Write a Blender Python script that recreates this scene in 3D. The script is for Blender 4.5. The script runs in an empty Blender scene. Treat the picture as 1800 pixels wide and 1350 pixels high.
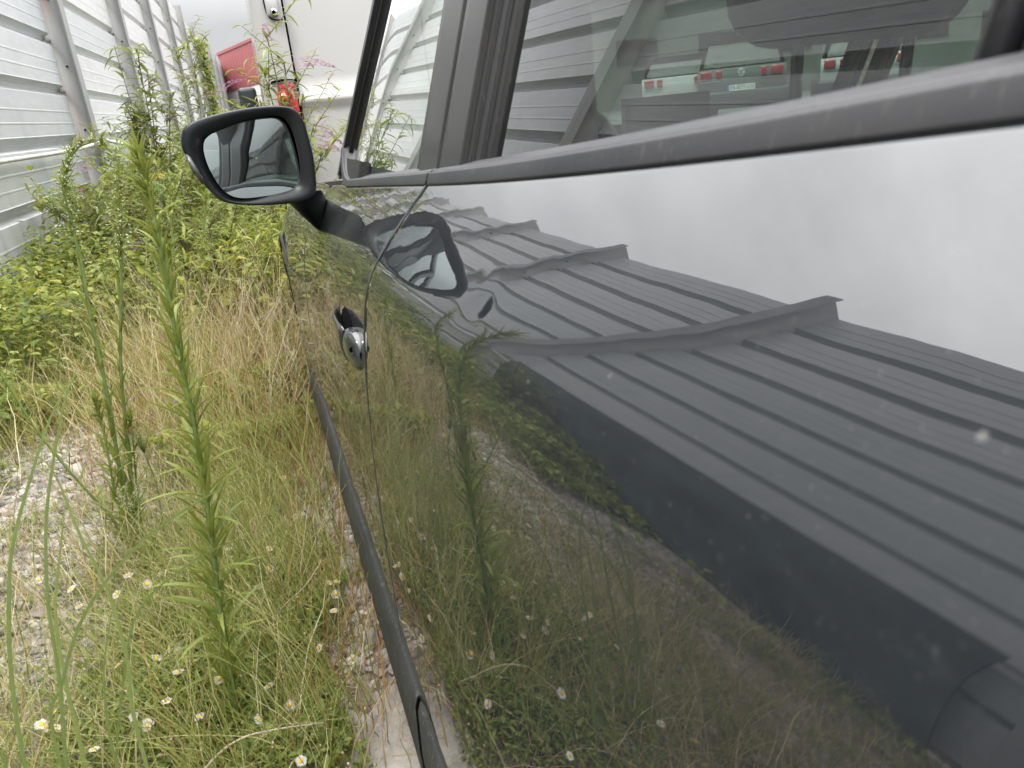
import bpy, math, random
import numpy as np
from mathutils import Matrix, Vector
random.seed(7)
rng = np.random.default_rng(7)
PI = math.pi
S = bpy.context.scene
COL = S.collection

# ------------------------------------------------------------------ camera, sky, sun, exposure
cam_d = bpy.data.cameras.new('camera'); cam = bpy.data.objects.new('camera', cam_d); COL.objects.link(cam)
_D = np.array([-430., 440., -1300.]); _D /= np.linalg.norm(_D)          # forward (+Y) seen from the camera
_U = -np.array([360., -3489., -1300.]); _U -= _D * (_U @ _D); _U /= np.linalg.norm(_U)
_R = np.cross(_D, _U)
m4 = Matrix(((*_R, 0.0), (*_D, 0.0), (*_U, 1.0), (0, 0, 0, 1)))
cam.matrix_world = m4
cam_d.sensor_width = 36.0; cam_d.lens = 26.0
cam_d.clip_start = 0.02; cam_d.clip_end = 1000.0
cam_d.dof.use_dof = True; cam_d.dof.focus_distance = 1.9; cam_d.dof.aperture_fstop = 11.5
S.camera = cam

SUN_EL, SUN_AZ = math.radians(58), math.radians(235)      # azimuth measured clockwise from +Y
world = bpy.data.worlds.new('World'); S.world = world; world.use_nodes = True
wn = world.node_tree.nodes; wl = world.node_tree.links; wn.clear()
w_out = wn.new('ShaderNodeOutputWorld'); bg = wn.new('ShaderNodeBackground'); bg.inputs[1].default_value = 0.1
sky = wn.new('ShaderNodeTexSky'); sky.sky_type = 'NISHITA'; sky.sun_disc = False
sky.sun_elevation = SUN_EL; sky.sun_rotation = SUN_AZ; sky.air_density = 1.0; sky.dust_density = 3.0
tc = wn.new('ShaderNodeTexCoord'); sep = wn.new('ShaderNodeSeparateXYZ'); wl.new(tc.outputs['Generated'], sep.inputs[0])
# overcast cloud layer: zenith about three times the horizon, soft mottling
ramp = wn.new('ShaderNodeMapRange'); ramp.inputs[1].default_value = 0.12; ramp.inputs[2].default_value = 1.0
ramp.inputs[3].default_value = 3.5; ramp.inputs[4].default_value = 36.0
wl.new(sep.outputs[2], ramp.inputs[0])
mp = wn.new('ShaderNodeMapping'); mp.inputs['Scale'].default_value = (1, 1, 2.4); wl.new(tc.outputs['Generated'], mp.inputs[0])
cn = wn.new('ShaderNodeTexNoise'); cn.inputs['Scale'].default_value = 2.6; cn.inputs['Detail'].default_value = 7; cn.inputs['Roughness'].default_value = 0.55
wl.new(mp.outputs[0], cn.inputs['Vector'])
cr = wn.new('ShaderNodeMapRange'); cr.inputs[1].default_value = 0.3; cr.inputs[2].default_value = 0.7; cr.inputs[3].default_value = 0.84; cr.inputs[4].default_value = 1.12
wl.new(cn.outputs[0], cr.inputs[0])
mul = wn.new('ShaderNodeMath'); mul.operation = 'MULTIPLY'; wl.new(ramp.outputs[0], mul.inputs[0]); wl.new(cr.outputs[0], mul.inputs[1])
ctint = wn.new('ShaderNodeMix'); ctint.data_type = 'RGBA'; ctint.blend_type = 'MULTIPLY'; ctint.inputs[0].default_value = 1.0
wl.new(mul.outputs[0], ctint.inputs[6]); ctint.inputs[7].default_value = (1.0, 0.995, 1.0, 1)
smix = wn.new('ShaderNodeMix'); smix.data_type = 'RGBA'; smix.inputs[0].default_value = 0.93
wl.new(sky.outputs[0], smix.inputs[6]); wl.new(ctint.outputs[2], smix.inputs[7])
wl.new(smix.outputs[2], bg.inputs[0]); wl.new(bg.outputs[0], w_out.inputs[0])

sun_d = bpy.data.lights.new('sun', 'SUN'); sun_d.energy = 1.5; sun_d.angle = math.radians(14); sun_d.color = (1.0, 0.95, 0.87)
sun = bpy.data.objects.new('sun', sun_d); COL.objects.link(sun)
_sd = Vector((math.sin(SUN_AZ) * math.cos(SUN_EL), math.cos(SUN_AZ) * math.cos(SUN_EL), math.sin(SUN_EL)))
sun.rotation_euler = _sd.to_track_quat('Z', 'Y').to_euler()
sun.location = (-3, -3, 8)
vs = S.view_settings; vs.view_transform = 'Standard'; vs.look = 'None'; vs.gamma = 1.0; vs.exposure = 1.12; vs.use_curve_mapping = False
S.cycles.max_bounces = 8; S.cycles.transparent_max_bounces = 16; S.cycles.glossy_bounces = 5; S.cycles.transmission_bounces = 6
S.cycles.use_denoising = True
S.cycles.caustics_reflective = False; S.cycles.caustics_refractive = False

# ------------------------------------------------------------------ materials
class NT:
    def __init__(s, name):
        s.m = bpy.data.materials.new(name); s.m.use_nodes = True; s.n = s.m.node_tree.nodes; s.l = s.m.node_tree.links
        s.b = s.n['Principled BSDF']; s.out = s.n['Material Output']
    def add(s, t, **k):
        o = s.n.new(t)
        for a, v in k.items(): setattr(o, a, v)
        return o
    def set(s, node, **k):
        for a, v in k.items(): node.inputs[a.replace('_', ' ')].default_value = v
    def noise(s, scale, detail=4, rough=.55, vec=None, stretch=None, coord='Object'):
        v = None if coord == 'World' else s.add('ShaderNodeTexCoord').outputs[coord]
        if coord == 'World': v = s.add('ShaderNodeNewGeometry').outputs['Position']
        if stretch:
            m = s.add('ShaderNodeMapping'); m.inputs['Scale'].default_value = stretch; s.l.new(v, m.inputs[0]); v = m.outputs[0]
        n = s.add('ShaderNodeTexNoise'); n.inputs['Scale'].default_value = scale; n.inputs['Detail'].default_value = detail; n.inputs['Roughness'].default_value = rough
        s.l.new(v, n.inputs['Vector']); return n.outputs[0]
    def ramp(s, fac, stops):
        r = s.add('ShaderNodeValToRGB'); e = r.color_ramp.elements
        while len(e) < len(stops): e.new(0.5)
        for el, (p, c) in zip(e, stops): el.position = p; el.color = (*c, 1) if len(c) == 3 else c
        s.l.new(fac, r.inputs[0]); return r.outputs[0]
    def rng(s, fac, a, b, c, d):
        r = s.add('ShaderNodeMapRange'); 
        for i, v in enumerate((a, b, c, d)): r.inputs[i + 1].default_value = v
        s.l.new(fac, r.inputs[0]); return r.outputs[0]
    def mix(s, fac, a, b, blend='MIX'):
        r = s.add('ShaderNodeMix', data_type='RGBA', blend_type=blend)
        for i, v in ((0, fac), (6, a), (7, b)):
            if isinstance(v, (int, float)): r.inputs[i].default_value = v
            elif isinstance(v, tuple): r.inputs[i].default_value = (*v, 1) if len(v) == 3 else v
            else: s.l.new(v, r.inputs[i])
        return r.outputs[2]
    def math(s, op, a, b=0.0):
        r = s.add('ShaderNodeMath', operation=op)
        for i, v in enumerate((a, b)):
            if isinstance(v, (int, float)): r.inputs[i].default_value = v
            else: s.l.new(v, r.inputs[i])
        return r.outputs[0]
    def bump(s, h, strength=.3, dist=.01):
        b = s.add('ShaderNodeBump'); b.inputs['Strength'].default_value = strength; b.inputs['Distance'].default_value = dist
        s.l.new(h, b.inputs['Height']); s.l.new(b.outputs[0], s.b.inputs['Normal']); return b.outputs[0]
    def col(s, c):
        if isinstance(c, tuple): s.b.inputs['Base Color'].default_value = (*c, 1)
        else: s.l.new(c, s.b.inputs['Base Color'])

def simple(name, c, rough=.5, metal=0.0, var=.15, scale=8, bump=0.0, ior=1.5, coat=0.0):
    t = NT(name)
    n = t.noise(scale, 5)
    lo = tuple(x * (1 - var) for x in c); hi = tuple(min(1, x * (1 + var)) for x in c)
    t.col(t.ramp(n, [(.3, lo), (.7, hi)]))
    t.b.inputs['Roughness'].default_value = rough; t.b.inputs['Metallic'].default_value = metal; t.b.inputs['IOR'].default_value = ior
    t.b.inputs['Coat Weight'].default_value = coat
    if bump: t.bump(t.noise(scale * 6, 6), bump, .004)
    return t.m

def emis(name, c, s):
    t = NT(name); t.b.inputs['Emission Color'].default_value = (*c, 1); t.b.inputs['Emission Strength'].default_value = s; t.col(c); return t.m

def paint_mat(name, base, ior=1.75, dust=.05):
    t = NT(name)
    streak = t.noise(260, 2, .5, stretch=(1, 1, .16), coord='World')
    film = t.noise(5, 6, .6, coord='World')
    sp = t.rng(streak, .60, .76, 0, 1); fm = t.rng(film, .35, .75, .15, 1.0)
    d = t.math('MULTIPLY', sp, fm)
    geo = t.add('ShaderNodeNewGeometry'); sx = t.add('ShaderNodeSeparateXYZ'); t.l.new(geo.outputs['Position'], sx.inputs[0])
    near = t.rng(sx.outputs[1], .45, 1.5, .12, 1.25)      # road dust gathers behind the mirror
    low = t.rng(sx.outputs[2], .30, .45, 1.0, 0.25)
    d = t.math('MULTIPLY', d, near)
    vor = t.add('ShaderNodeTexVoronoi'); vor.inputs['Scale'].default_value = 42; t.l.new(geo.outputs['Position'], vor.inputs['Vector'])
    spot = t.rng(vor.outputs['Distance'], .03, .075, .22, 0)
    wn_ = t.add('ShaderNodeTexWhiteNoise'); t.l.new(vor.outputs['Position'], wn_.inputs['Vector'])
    spot = t.math('MULTIPLY', spot, t.rng(wn_.outputs[0], .88, .90, 0, 1))
    dd = t.math('ADD', t.math('MULTIPLY', d, dust * 5), spot)
    dd = t.math('ADD', dd, t.math('MULTIPLY', t.math('MULTIPLY', fm, near), dust * .9))
    dd = t.math('ADD', dd, t.math('MULTIPLY', low, .07))
    fs = t.rng(t.noise(420, 2, .6, coord='World'), .66, .78, 0, .10); dd = t.math('ADD', dd, fs)
    sm = t.rng(t.noise(3.5, 4, .6, stretch=(1, .5, 2), coord='World'), .52, .75, 0, .035); dd = t.math('ADD', dd, sm)
    t.b.inputs['Metallic'].default_value = 0.0; t.col(base)
    t.b.inputs['Roughness'].default_value = 0.012; t.b.inputs['IOR'].default_value = ior
    w = t.noise(9, 2, .4, coord='World'); w2 = t.noise(70, 2, .5, coord='World')
    h = t.math('ADD', w, t.math('MULTIPLY', w2, .02))
    t.bump(h, .22, .0016)
    df = t.add('ShaderNodeBsdfDiffuse'); df.inputs[0].default_value = (.42, .41, .38, 1)
    mx = t.add('ShaderNodeMixShader'); t.l.new(dd, mx.inputs[0]); t.l.new(t.b.outputs[0], mx.inputs[1]); t.l.new(df.outputs[0], mx.inputs[2])
    t.l.new(mx.outputs[0], t.out.inputs[0]); return t.m

def glass_mat(name, tint, boost=1.35, dust=.02, rough=0.0):
    t = NT(name); t.n.remove(t.b)
    tr = t.add('ShaderNodeBsdfTransparent'); tr.inputs[0].default_value = (*tint, 1)
    gl = t.add('ShaderNodeBsdfGlossy'); gl.inputs['Roughness'].default_value = rough; gl.inputs[0].default_value = (1, 1, 1, 1)
    g_ = t.add('ShaderNodeNewGeometry'); dt = t.add('ShaderNodeVectorMath', operation='DOT_PRODUCT')
    t.l.new(g_.outputs['Normal'], dt.inputs[0]); t.l.new(g_.outputs['Incoming'], dt.inputs[1])
    c_ = t.math('ABSOLUTE', dt.outputs['Value']); f = t.math('POWER', t.math('SUBTRACT', 1.0, c_), 5.0)   # Schlick, the same from both faces
    f = t.math('MINIMUM', t.math('MULTIPLY', t.math('ADD', .042, t.math('MULTIPLY', f, .958)), boost), 1.0)
    mx = t.add('ShaderNodeMixShader'); t.l.new(f, mx.inputs[0]); t.l.new(tr.outputs[0], mx.inputs[1]); t.l.new(gl.outputs[0], mx.inputs[2])
    df = t.add('ShaderNodeBsdfDiffuse'); df.inputs[0].default_value = (.5, .5, .47, 1)
    st = t.rng(t.noise(300, 2, .5, stretch=(1, 1, .12), coord='World'), .6, .78, dust * .4, dust * 5)
    mx2 = t.add('ShaderNodeMixShader'); t.l.new(st, mx2.inputs[0]); t.l.new(mx.outputs[0], mx2.inputs[1]); t.l.new(df.outputs[0], mx2.inputs[2])
    t.l.new(mx2.outputs[0], t.out.inputs[0]); return t.m

def plastic_mat(name, c, rough=.45, speck=.25, grain=.35, ior=1.5, film_=.12):
    t = NT(name)
    st = t.rng(t.noise(240, 3, .5, stretch=(1, 1, .2), coord='World'), .58, .74, 0, speck)
    film = t.rng(t.noise(7, 5, coord='World'), .3, .7, .0, film_)
    f = t.math('ADD', st, film)
    t.col(t.mix(f, c, (.36, .35, .33)))
    t.b.inputs['Roughness'].default_value = rough; t.b.inputs['IOR'].default_value = ior
    t.bump(t.noise(900, 2, coord='World'), grain, .0006)
    return t.m

def leaf_mat(name, stops, rough=.5, trans=.35, ior=1.4):
    """stops: colours picked at random, one per leaf (joined leaves by island, single leaves by object)"""
    t = NT(name)
    g = t.add('ShaderNodeNewGeometry'); oi = t.add('ShaderNodeObjectInfo')
    r = t.math('FRACT', t.math('ADD', g.outputs['Random Per Island'], oi.outputs['Random']))
    k = len(stops)
    c = t.ramp(r, [(i / max(1, k - 1), s) for i, s in enumerate(stops)])
    n = t.noise(60, 3, coord='Object')
    c = t.mix(t.rng(n, .3, .7, 0, .35), c, (.30, .30, .05), 'MIX') if False else t.mix(.5, c, t.ramp(n, [(.3, (.55, .55, .55)), (.7, (1.0, 1.0, 1.0))]), 'MULTIPLY')
    t.col(c); t.b.inputs['Roughness'].default_value = rough; t.b.inputs['IOR'].default_value = ior
    tl = t.add('ShaderNodeBsdfTranslucent'); t.l.new(t.mix(.35, c, (.50, .50, .08)), tl.inputs[0])
    mx = t.add('ShaderNodeMixShader'); mx.inputs[0].default_value = trans
    t.l.new(t.b.outputs[0], mx.inputs[1]); t.l.new(tl.outputs[0], mx.inputs[2]); t.l.new(mx.outputs[0], t.out.inputs[0]); return t.m

M = {}
M['paint'] = paint_mat('dark_grey_paint', (.006, .009, .013), 1.86, .05)
M['paint_far'] = simple('dark_car_paint', (.02, .025, .025), .12, 0, .1, 3, ior=1.6)
M['inner'] = simple('dark_door_shell', (.005, .005, .006), .9, ior=1.15)
M['trim'] = plastic_mat('satin_black_trim', (.020, .021, .026), .46, .10, .2, 1.42, .07)
M['applique'] = plastic_mat('pillar_black_trim', (.014, .014, .014), .30, .05, .06, 1.42, .05)
M['rubber'] = plastic_mat('window_rubber', (.008, .008, .009), .55, .06, .2, 1.4, .03)
M['cladding'] = plastic_mat('grey_sill_cladding', (.022, .025, .026), .62, .32, 1.0, 1.45, .06)
M['housing'] = plastic_mat('mirror_black_plastic', (.008, .010, .012), .33, .02, .2, 1.36, .03)
M['glass_front'] = glass_mat('front_window_glass', (.66, .80, .70), 2.0, .02)
M['glass_rear'] = glass_mat('rear_window_glass', (.38, .45, .41), 2.0, .008)
M['windscreen'] = glass_mat('windscreen_glass', (.58, .68, .61), 1.8, .01)
M['mirror'] = simple('mirror_glass', (.42, .48, .47), .0, 1.0, .02)
M['lens'] = simple('clear_indicator_lens', (.06, .06, .058), .15, 0, .4, 160, bump=.5, coat=1)
M['seat'] = simple('grey_seat_fabric', (.035, .038, .042), .9, 0, .2, 200, bump=.3)
M['dash'] = simple('dash_plastic', (.03, .035, .035), .6)
M['liner'] = simple('light_headlining', (.45, .46, .42), .9)
M['tyre'] = simple('tyre_rubber', (.018, .018, .018), .8, bump=.2)
M['rim'] = simple('alloy_rim', (.35, .35, .36), .3, .8)
M['chrome'] = simple('chrome', (.6, .6, .62), .12, 1.0, .05)

# weathered aluminium fence panels
def panel_mat():
    t = NT('white_aluminium_panel')
    oi = t.add('ShaderNodeObjectInfo')
    big = t.noise(1.1, 5, .6, coord='World'); streak = t.noise(3.2, 5, .6, stretch=(1, 1, .22), coord='World')
    fine = t.noise(26, 5, .65, stretch=(1, .12, 1), coord='World')
    c = t.ramp(oi.outputs['Random'], [(0, (.49, .51, .525)), (.5, (.54, .555, .565)), (1, (.58, .59, .595))])
    c = t.mix(t.rng(fine, .35, .75, 0, .3), c, (.27, .28, .29))
    geo = t.add('ShaderNodeNewGeometry'); sx = t.add('ShaderNodeSeparateXYZ'); t.l.new(geo.outputs['Position'], sx.inputs[0])
    lowz = t.rng(sx.outputs[2], .2, 2.6, 1.0, .0)
    st = t.math('MULTIPLY', t.rng(streak, .47, .64, 0, .85), t.math('MULTIPLY', lowz, t.rng(big, .42, .6, .1, 1)))
    c = t.mix(st, c, (.27, .33, .40))                     # old washed-off blue grey paint smears
    dirt = t.math('MULTIPLY', t.rng(t.noise(9, 6, .7, stretch=(1, 1, .3), coord='World'), .5, .8, 0, .5), t.rng(sx.outputs[2], 0, 1.0, 1, .15))
    c = t.mix(dirt, c, (.20, .18, .14))
    t.col(c); t.b.inputs['Roughness'].default_value = .42; t.b.inputs['Metallic'].default_value = .0
    t.bump(t.noise(3, 3, coord='World'), .25, .02); return t.m
M['panel'] = panel_mat()
M['panel_dark'] = simple('dark_teal_sheet', (.060, .075, .080), .6, 0, .45, 3, bump=.1)
def post_mat():
    t = NT('galvanised_post')
    n = t.noise(6, 6, .6, stretch=(1, 1, .2), coord='World'); r = t.noise(4, 7, .7, stretch=(1, 1, .12), coord='World')
    c = t.ramp(n, [(.3, (.22, .23, .235)), (.7, (.32, .32, .31))])
    c = t.mix(t.rng(r, .60, .72, 0, .75), c, (.30, .17, .13)); t.col(c)
    t.b.inputs['Roughness'].default_value = .55; t.bump(t.noise(40, 5, coord='World'), .25, .004); return t.m
M['post'] = post_mat()
M['cable'] = simple('white_cable_sleeve', (.62, .60, .55), .5)
M['van'] = simple('white_van_paint', (.36, .36, .355), .18, 0, .03, 2, coat=.5)
M['van_dark'] = simple('van_black_plastic', (.02, .025, .03), .4)
M['gap'] = simple('black_gap', (.003, .003, .004), .95, ior=1.05)
M['lamp_red'] = simple('red_tail_lens', (.34, .015, .03), .12, 0, .25, 30, coat=1)
M['lamp_orange'] = simple('orange_lens', (.50, .08, .03), .12, 0, .1, 30, coat=1)
M['red_clad'] = simple('red_cladding', (.24, .065, .07), .6, 0, .06, 2)
M['white_clad'] = simple('white_cladding', (.60, .60, .60), .6, 0, .05, 2)
M['asphalt'] = simple('asphalt', (.06, .06, .06), .9, 0, .3, 30, bump=.3)
M['rock'] = simple('pale_stone', (.36, .34, .31), .9, 0, .3, 14, bump=.8)
M['concrete'] = simple('pale_concrete', (.33, .305, .265), .9, 0, .25, 25, bump=1.0)
M['plate'] = simple('plate_white', (.62, .64, .66), .4)
M['plate_blue'] = simple('plate_blue', (.03, .08, .4), .4)
M['black_print'] = simple('black_print', (.01, .01, .01), .6)

# ------------------------------------------------------------------ geometry helpers
def mk(name, V, F, mat, parent=None, smooth=True):
    me = bpy.data.meshes.new(name); V = np.asarray(V, dtype=np.float32)
    if isinstance(F, np.ndarray):
        k = F.shape[1]; nf = len(F)
        me.vertices.add(len(V)); me.vertices.foreach_set('co', V.ravel())
        me.loops.add(nf * k); me.loops.foreach_set('vertex_index', F.astype(np.int32).ravel())
        me.polygons.add(nf); me.polygons.foreach_set('loop_start', np.arange(0, nf * k, k, dtype=np.int32))
        me.update(calc_edges=True)
    else:
        me.from_pydata([tuple(map(float, v)) for v in V], [], [tuple(int(i) for i in f) for f in F]); me.update()
    me.polygons.foreach_set('use_smooth', np.full(len(me.polygons), bool(smooth)))
    if mat is not None: me.materials.append(mat)
    o = bpy.data.objects.new(name, me); COL.objects.link(o)
    if parent is not None: o.parent = parent
    return o
def inst(name, me, parent=None, mat4=None):
    o = bpy.data.objects.new(name, me); COL.objects.link(o)
    if parent is not None: o.parent = parent
    if mat4 is not None: o.matrix_basis = mat4
    return o
def thing(name, label, cat, loc=(0, 0, 0), group=None, rot=(0, 0, 0)):
    o = bpy.data.objects.new(name, None); COL.objects.link(o); o.empty_display_size = .1
    o.location = loc; o.rotation_euler = rot; o['label'] = label; o['category'] = cat
    if group: o['group'] = group
    return o
def tag(o, label, cat, group=None):
    o['label'] = label; o['category'] = cat
    if group: o['group'] = group
    return o
def stuff(o, label=None, cat=None):
    o['kind'] = 'stuff'
    if label: o['label'] = label
    if cat: o['category'] = cat
    return o
def struct(o, label=None):
    o['kind'] = 'structure'
    if label: o['label'] = label
    return o
def quads(nu, nv, cu=False, cv=False):
    i = np.arange(nu if cu else nu - 1); j = np.arange(nv if cv else nv - 1)
    I, J = np.meshgrid(i, j, indexing='ij'); I2 = (I + 1) % nu; J2 = (J + 1) % nv
    return np.stack([I * nv + J, I2 * nv + J, I2 * nv + J2, I * nv + J2], -1).reshape(-1, 4)
def gridmesh(name, P, mat, parent=None, smooth=True, cu=False, cv=False, flip=False):
    P = np.asarray(P, float); nu, nv = P.shape[:2]; F = quads(nu, nv, cu, cv)
    if flip: F = F[:, ::-1]
    return mk(name, P.reshape(-1, 3), F, mat, parent, smooth)
def join(parts):
    V = []; F = []; o = 0
    for v, f in parts:
        v = np.asarray(v, float); V.append(v); F += [tuple(int(i) + o for i in q) for q in f]; o += len(v)
    return np.concatenate(V), F
def box(c, s, R=None):
    x, y, z = (a / 2 for a in s)
    v = np.array([(-x, -y, -z), (x, -y, -z), (x, y, -z), (-x, y, -z), (-x, -y, z), (x, -y, z), (x, y, z), (-x, y, z)])
    if R is not None: v = v @ np.asarray(R).T
    return v + np.asarray(c), [(0, 3, 2, 1), (4, 5, 6, 7), (0, 1, 5, 4), (1, 2, 6, 5), (2, 3, 7, 6), (3, 0, 4, 7)]
def tube(path, rad, n=6, cap=True):
    path = np.asarray(path, float); k = len(path); rad = np.broadcast_to(np.asarray(rad, float), (k,))
    T = np.gradient(path, axis=0); T /= np.linalg.norm(T, axis=1)[:, None] + 1e-12
    up = np.array([0.3, 0.9, 0.2]) if abs(T[0][2]) > .8 else np.array([0, 0, 1.])
    V = []
    for p, t, r in zip(path, T, rad):
        a = np.cross(t, up); a /= np.linalg.norm(a) + 1e-12; b = np.cross(t, a)
        for q in range(n):
            th = 2 * PI * q / n; V.append(p + r * (a * math.cos(th) + b * math.sin(th)))
    F = [(i * n + j, i * n + (j + 1) % n, (i + 1) * n + (j + 1) % n, (i + 1) * n + j) for i in range(k - 1) for j in range(n)]
    if cap: F += [tuple(range(n))[::-1], tuple(range((k - 1) * n, k * n))]
    return np.array(V), F
def smooth_path(pts, n):
    """Catmull-Rom through pts"""
    P = np.asarray(pts, float); P = np.vstack([2 * P[0] - P[1], P, 2 * P[-1] - P[-2]]); k = len(P) - 3
    out = []
    for u in np.linspace(0, k - 1e-6, n):
        i = int(u); t = u - i; a, b, c, d = P[i:i + 4]
        out.append(.5 * ((2 * b) + (c - a) * t + (2 * a - 5 * b + 4 * c - d) * t * t + (3 * b - a - 3 * c + d) * t ** 3))
    return np.array(out)
def bevel(o, w, seg=2):
    m = o.modifiers.new('bevel', 'BEVEL'); m.width = w; m.segments = seg; m.limit_method = 'ANGLE'; m.angle_limit = math.radians(35)
    return o
def nspline(x, y):
    x = np.array(x, float); y = np.array(y, float); n = len(x); h = np.diff(x)
    A = np.zeros((n, n)); r = np.zeros(n); A[0, 0] = A[-1, -1] = 1
    for i in range(1, n - 1):
        A[i, i - 1] = h[i - 1]; A[i, i] = 2 * (h[i - 1] + h[i]); A[i, i + 1] = h[i]
        r[i] = 6 * ((y[i + 1] - y[i]) / h[i] - (y[i] - y[i - 1]) / h[i - 1])
    m = np.linalg.solve(A, r)
    def f(q):
        q = np.asarray(q, float); i = np.clip(np.searchsorted(x, q) - 1, 0, n - 2); d = q - x[i]; hh = h[i]
        return y[i] + d * ((y[i + 1] - y[i]) / hh - hh * (2 * m[i] + m[i + 1]) / 6) + d * d * m[i] / 2 + d ** 3 * (m[i + 1] - m[i]) / (6 * hh)
    return f
# ------------------------------------------------------------------ ground
def gz(x, y):
    return .018 * np.sin(2.1 * x + .7 * y) * np.sin(1.3 * y - .4 * x) + .010 * np.sin(7 * x + 1.3) * np.cos(6.1 * y) - .01
def ground_mat():
    t = NT('gravel_and_soil')
    geo = t.add('ShaderNodeNewGeometry')
    v = t.add('ShaderNodeTexVoronoi'); v.inputs['Scale'].default_value = 48; t.l.new(geo.outputs['Position'], v.inputs['Vector'])
    v2 = t.add('ShaderNodeTexVoronoi'); v2.inputs['Scale'].default_value = 130; t.l.new(geo.outputs['Position'], v2.inputs['Vector'])
    wn_ = t.add('ShaderNodeTexWhiteNoise'); t.l.new(v.outputs['Position'], wn_.inputs['Vector'])
    st = t.ramp(wn_.outputs[0], [(0, (.16, .15, .14)), (.4, (.28, .26, .23)), (.8, (.40, .37, .33)), (1, (.22, .18, .14))])
    soil = t.ramp(t.noise(5, 6, .6, coord='World'), [(.3, (.10, .075, .05)), (.7, (.20, .165, .12))])
    m = t.rng(t.noise(2.3, 5, .6, coord='World'), .42, .58, 0, 1)
    t.col(t.mix(m, soil, st)); t.b.inputs['Roughness'].default_value = .95
    h = t.math('ADD', t.math('MULTIPLY', t.math('SUBTRACT', 1.0, v.outputs['Distance']), m), t.math('MULTIPLY', v2.outputs['Distance'], .3))
    t.bump(h, .8, .012); return t.m
M['ground'] = ground_mat()
xs = np.unique(np.concatenate([np.linspace(-120, -3, 14), np.linspace(-3, 3, 121), np.linspace(3, 160, 16)]))
ys = np.unique(np.concatenate([np.linspace(-60, -2, 10), np.linspace(-2, 9, 180), np.linspace(9, 220, 24)]))
X, Y = np.meshgrid(xs, ys, indexing='ij'); Z = gz(X, Y) * np.exp(-np.maximum(0, np.hypot(X, Y - 3) - 9) / 4)
ground = struct(gridmesh('ground', np.stack([X, Y, Z], -1), M['ground']), 'gravelly soil strip between the fence and the parked cars')
lot = struct(gridmesh('asphalt_yard', np.array([[(5.0, -40, .30), (5.0, 150, .30)], [(150, -40, .30), (150, 150, .30)]]), M['asphalt'], smooth=False))
kb = box((4.9, 30, .15), (.2, 130, .33)); struct(mk('kerb', *kb, M['concrete'], smooth=False))

# ------------------------------------------------------------------ fence
FX = -1.90
fence = thing('noise_fence', 'tall weathered white metal panel fence with grey posts along the weed strip', 'fence', (FX, 5.0, 0.0), rot=(.013, 0, 0))
pz = [(.0, -.070), (.020, -.070), (.050, -.052), (.088, .002), (.094, .005), (.100, .000), (.195, .000), (.199, .0022), (.209, .0022), (.213, .000),
      (.305, .000), (.309, .0022), (.319, .0022), (.323, .000), (.466, .000), (.472, -.006), (.480, -.04), (.484, -.070)]
def panel_mesh(y0, y1):
    ysn = np.linspace(y0, y1, 5)
    P = np.array([[(dx, y, z) for z, dx in pz] for y in ysn])
    return P
BAY = 4.25; Y0 = 5.06
pm = {}
rowz = [.07 + .484 * i for i in range(9)]
for k in range(-4, 14):
    ya = Y0 + BAY * (k - 1) + .09; yb = Y0 + BAY * k - .09
    for i, z0 in enumerate(rowz):
        zt = rowz[i]
        key = (i == 8)
        if key not in pm:
            P = panel_mesh(0, BAY - .18)
            if key: P = P[:, [j for j, (z, d) in enumerate(pz) if z < .47]]
            o = gridmesh('panel', P, M['panel'], fence, smooth=False); pm[key] = o.data
        else: o = inst('panel', pm[key], fence)
        o.location = (rng.normal(0, .003), ya - 5.0, zt)
        o.rotation_euler = (rng.normal(0, .0006), rng.normal(0, .004), 0)
# top capping strips and posts
pv = join([box((.165, 0, 0), (.012, .19, 1)), box((.0, 0, 0), (.32, .012, 1)), box((-.165, 0, 0), (.012, .19, 1))])
post_me = None
for k in range(-4, 15):
    y = Y0 + BAY * k
    hz = 4.50 + rng.uniform(-.03, .05)
    if post_me is None:
        o = mk('post', *pv, M['post'], fence, smooth=False); post_me = o.data
    else: o = inst('post', post_me, fence)
    o.scale = (1, 1, hz + .25); o.location = (-.0, y - 5.0, hz / 2 - .12)
    # bolts on the web
    if 0 < k < 5:
        for q in range(6):
            v = tube([(.07, y - 5.006, .55 + q * .62), (.07, y - 5.022, .55 + q * .62)], .012, 6); mk('bolt', *v, M['rubber'], fence)
    for z0 in rowz[1:]:
        if 0 < k < 6:
            v = tube([(-.045, y - 5 - .13, z0 + .030), (-.030, y - 5 - .105, z0 + .034), (-.028, y - 5 - .02, z0 + .030)], [.012, .022, .022], 6); mk('end_stop', *v, M['post'], fence)
bevel_none = None

cab = smooth_path([(-1.82, 1.0, 1.00), (-1.84, 4.5, .97), (-1.84, 6.5, 1.0), (-1.80, 8.3, 1.03), (-1.70, 9.15, 1.08), (-1.68, 9.5, 1.10), (-1.80, 10.2, 1.10), (-1.84, 12, 1.03), (-1.82, 13.3, .99), (-1.83, 17, 1.02)], 60)
o = mk('cable', *tube(cab, .018, 8), M['cable']); tag(o, 'thick white cable strung along the metal fence and over its posts', 'cable')
sheet = mk('steel_sheet', *box((-1.80, 2.80, .58), (.02, 3.45, 1.12)), M['panel_dark'], smooth=False); bevel(sheet, .004)
tag(sheet, 'dark teal metal sheet standing against the foot of the fence', 'metal sheet')
P = np.array([[(-1.72, y, 0), (-1.735, y, .08), (-1.72, y, .16), (-1.74, y, .24)] for y in (5.95, 6.5, 7.2)])
o = gridmesh('fallen_board', P, M['panel_dark'], smooth=False)
so = o.modifiers.new('s', 'SOLIDIFY'); so.thickness = .02
tag(o, 'short dark teal board at the fence foot among brambles', 'board')

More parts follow.
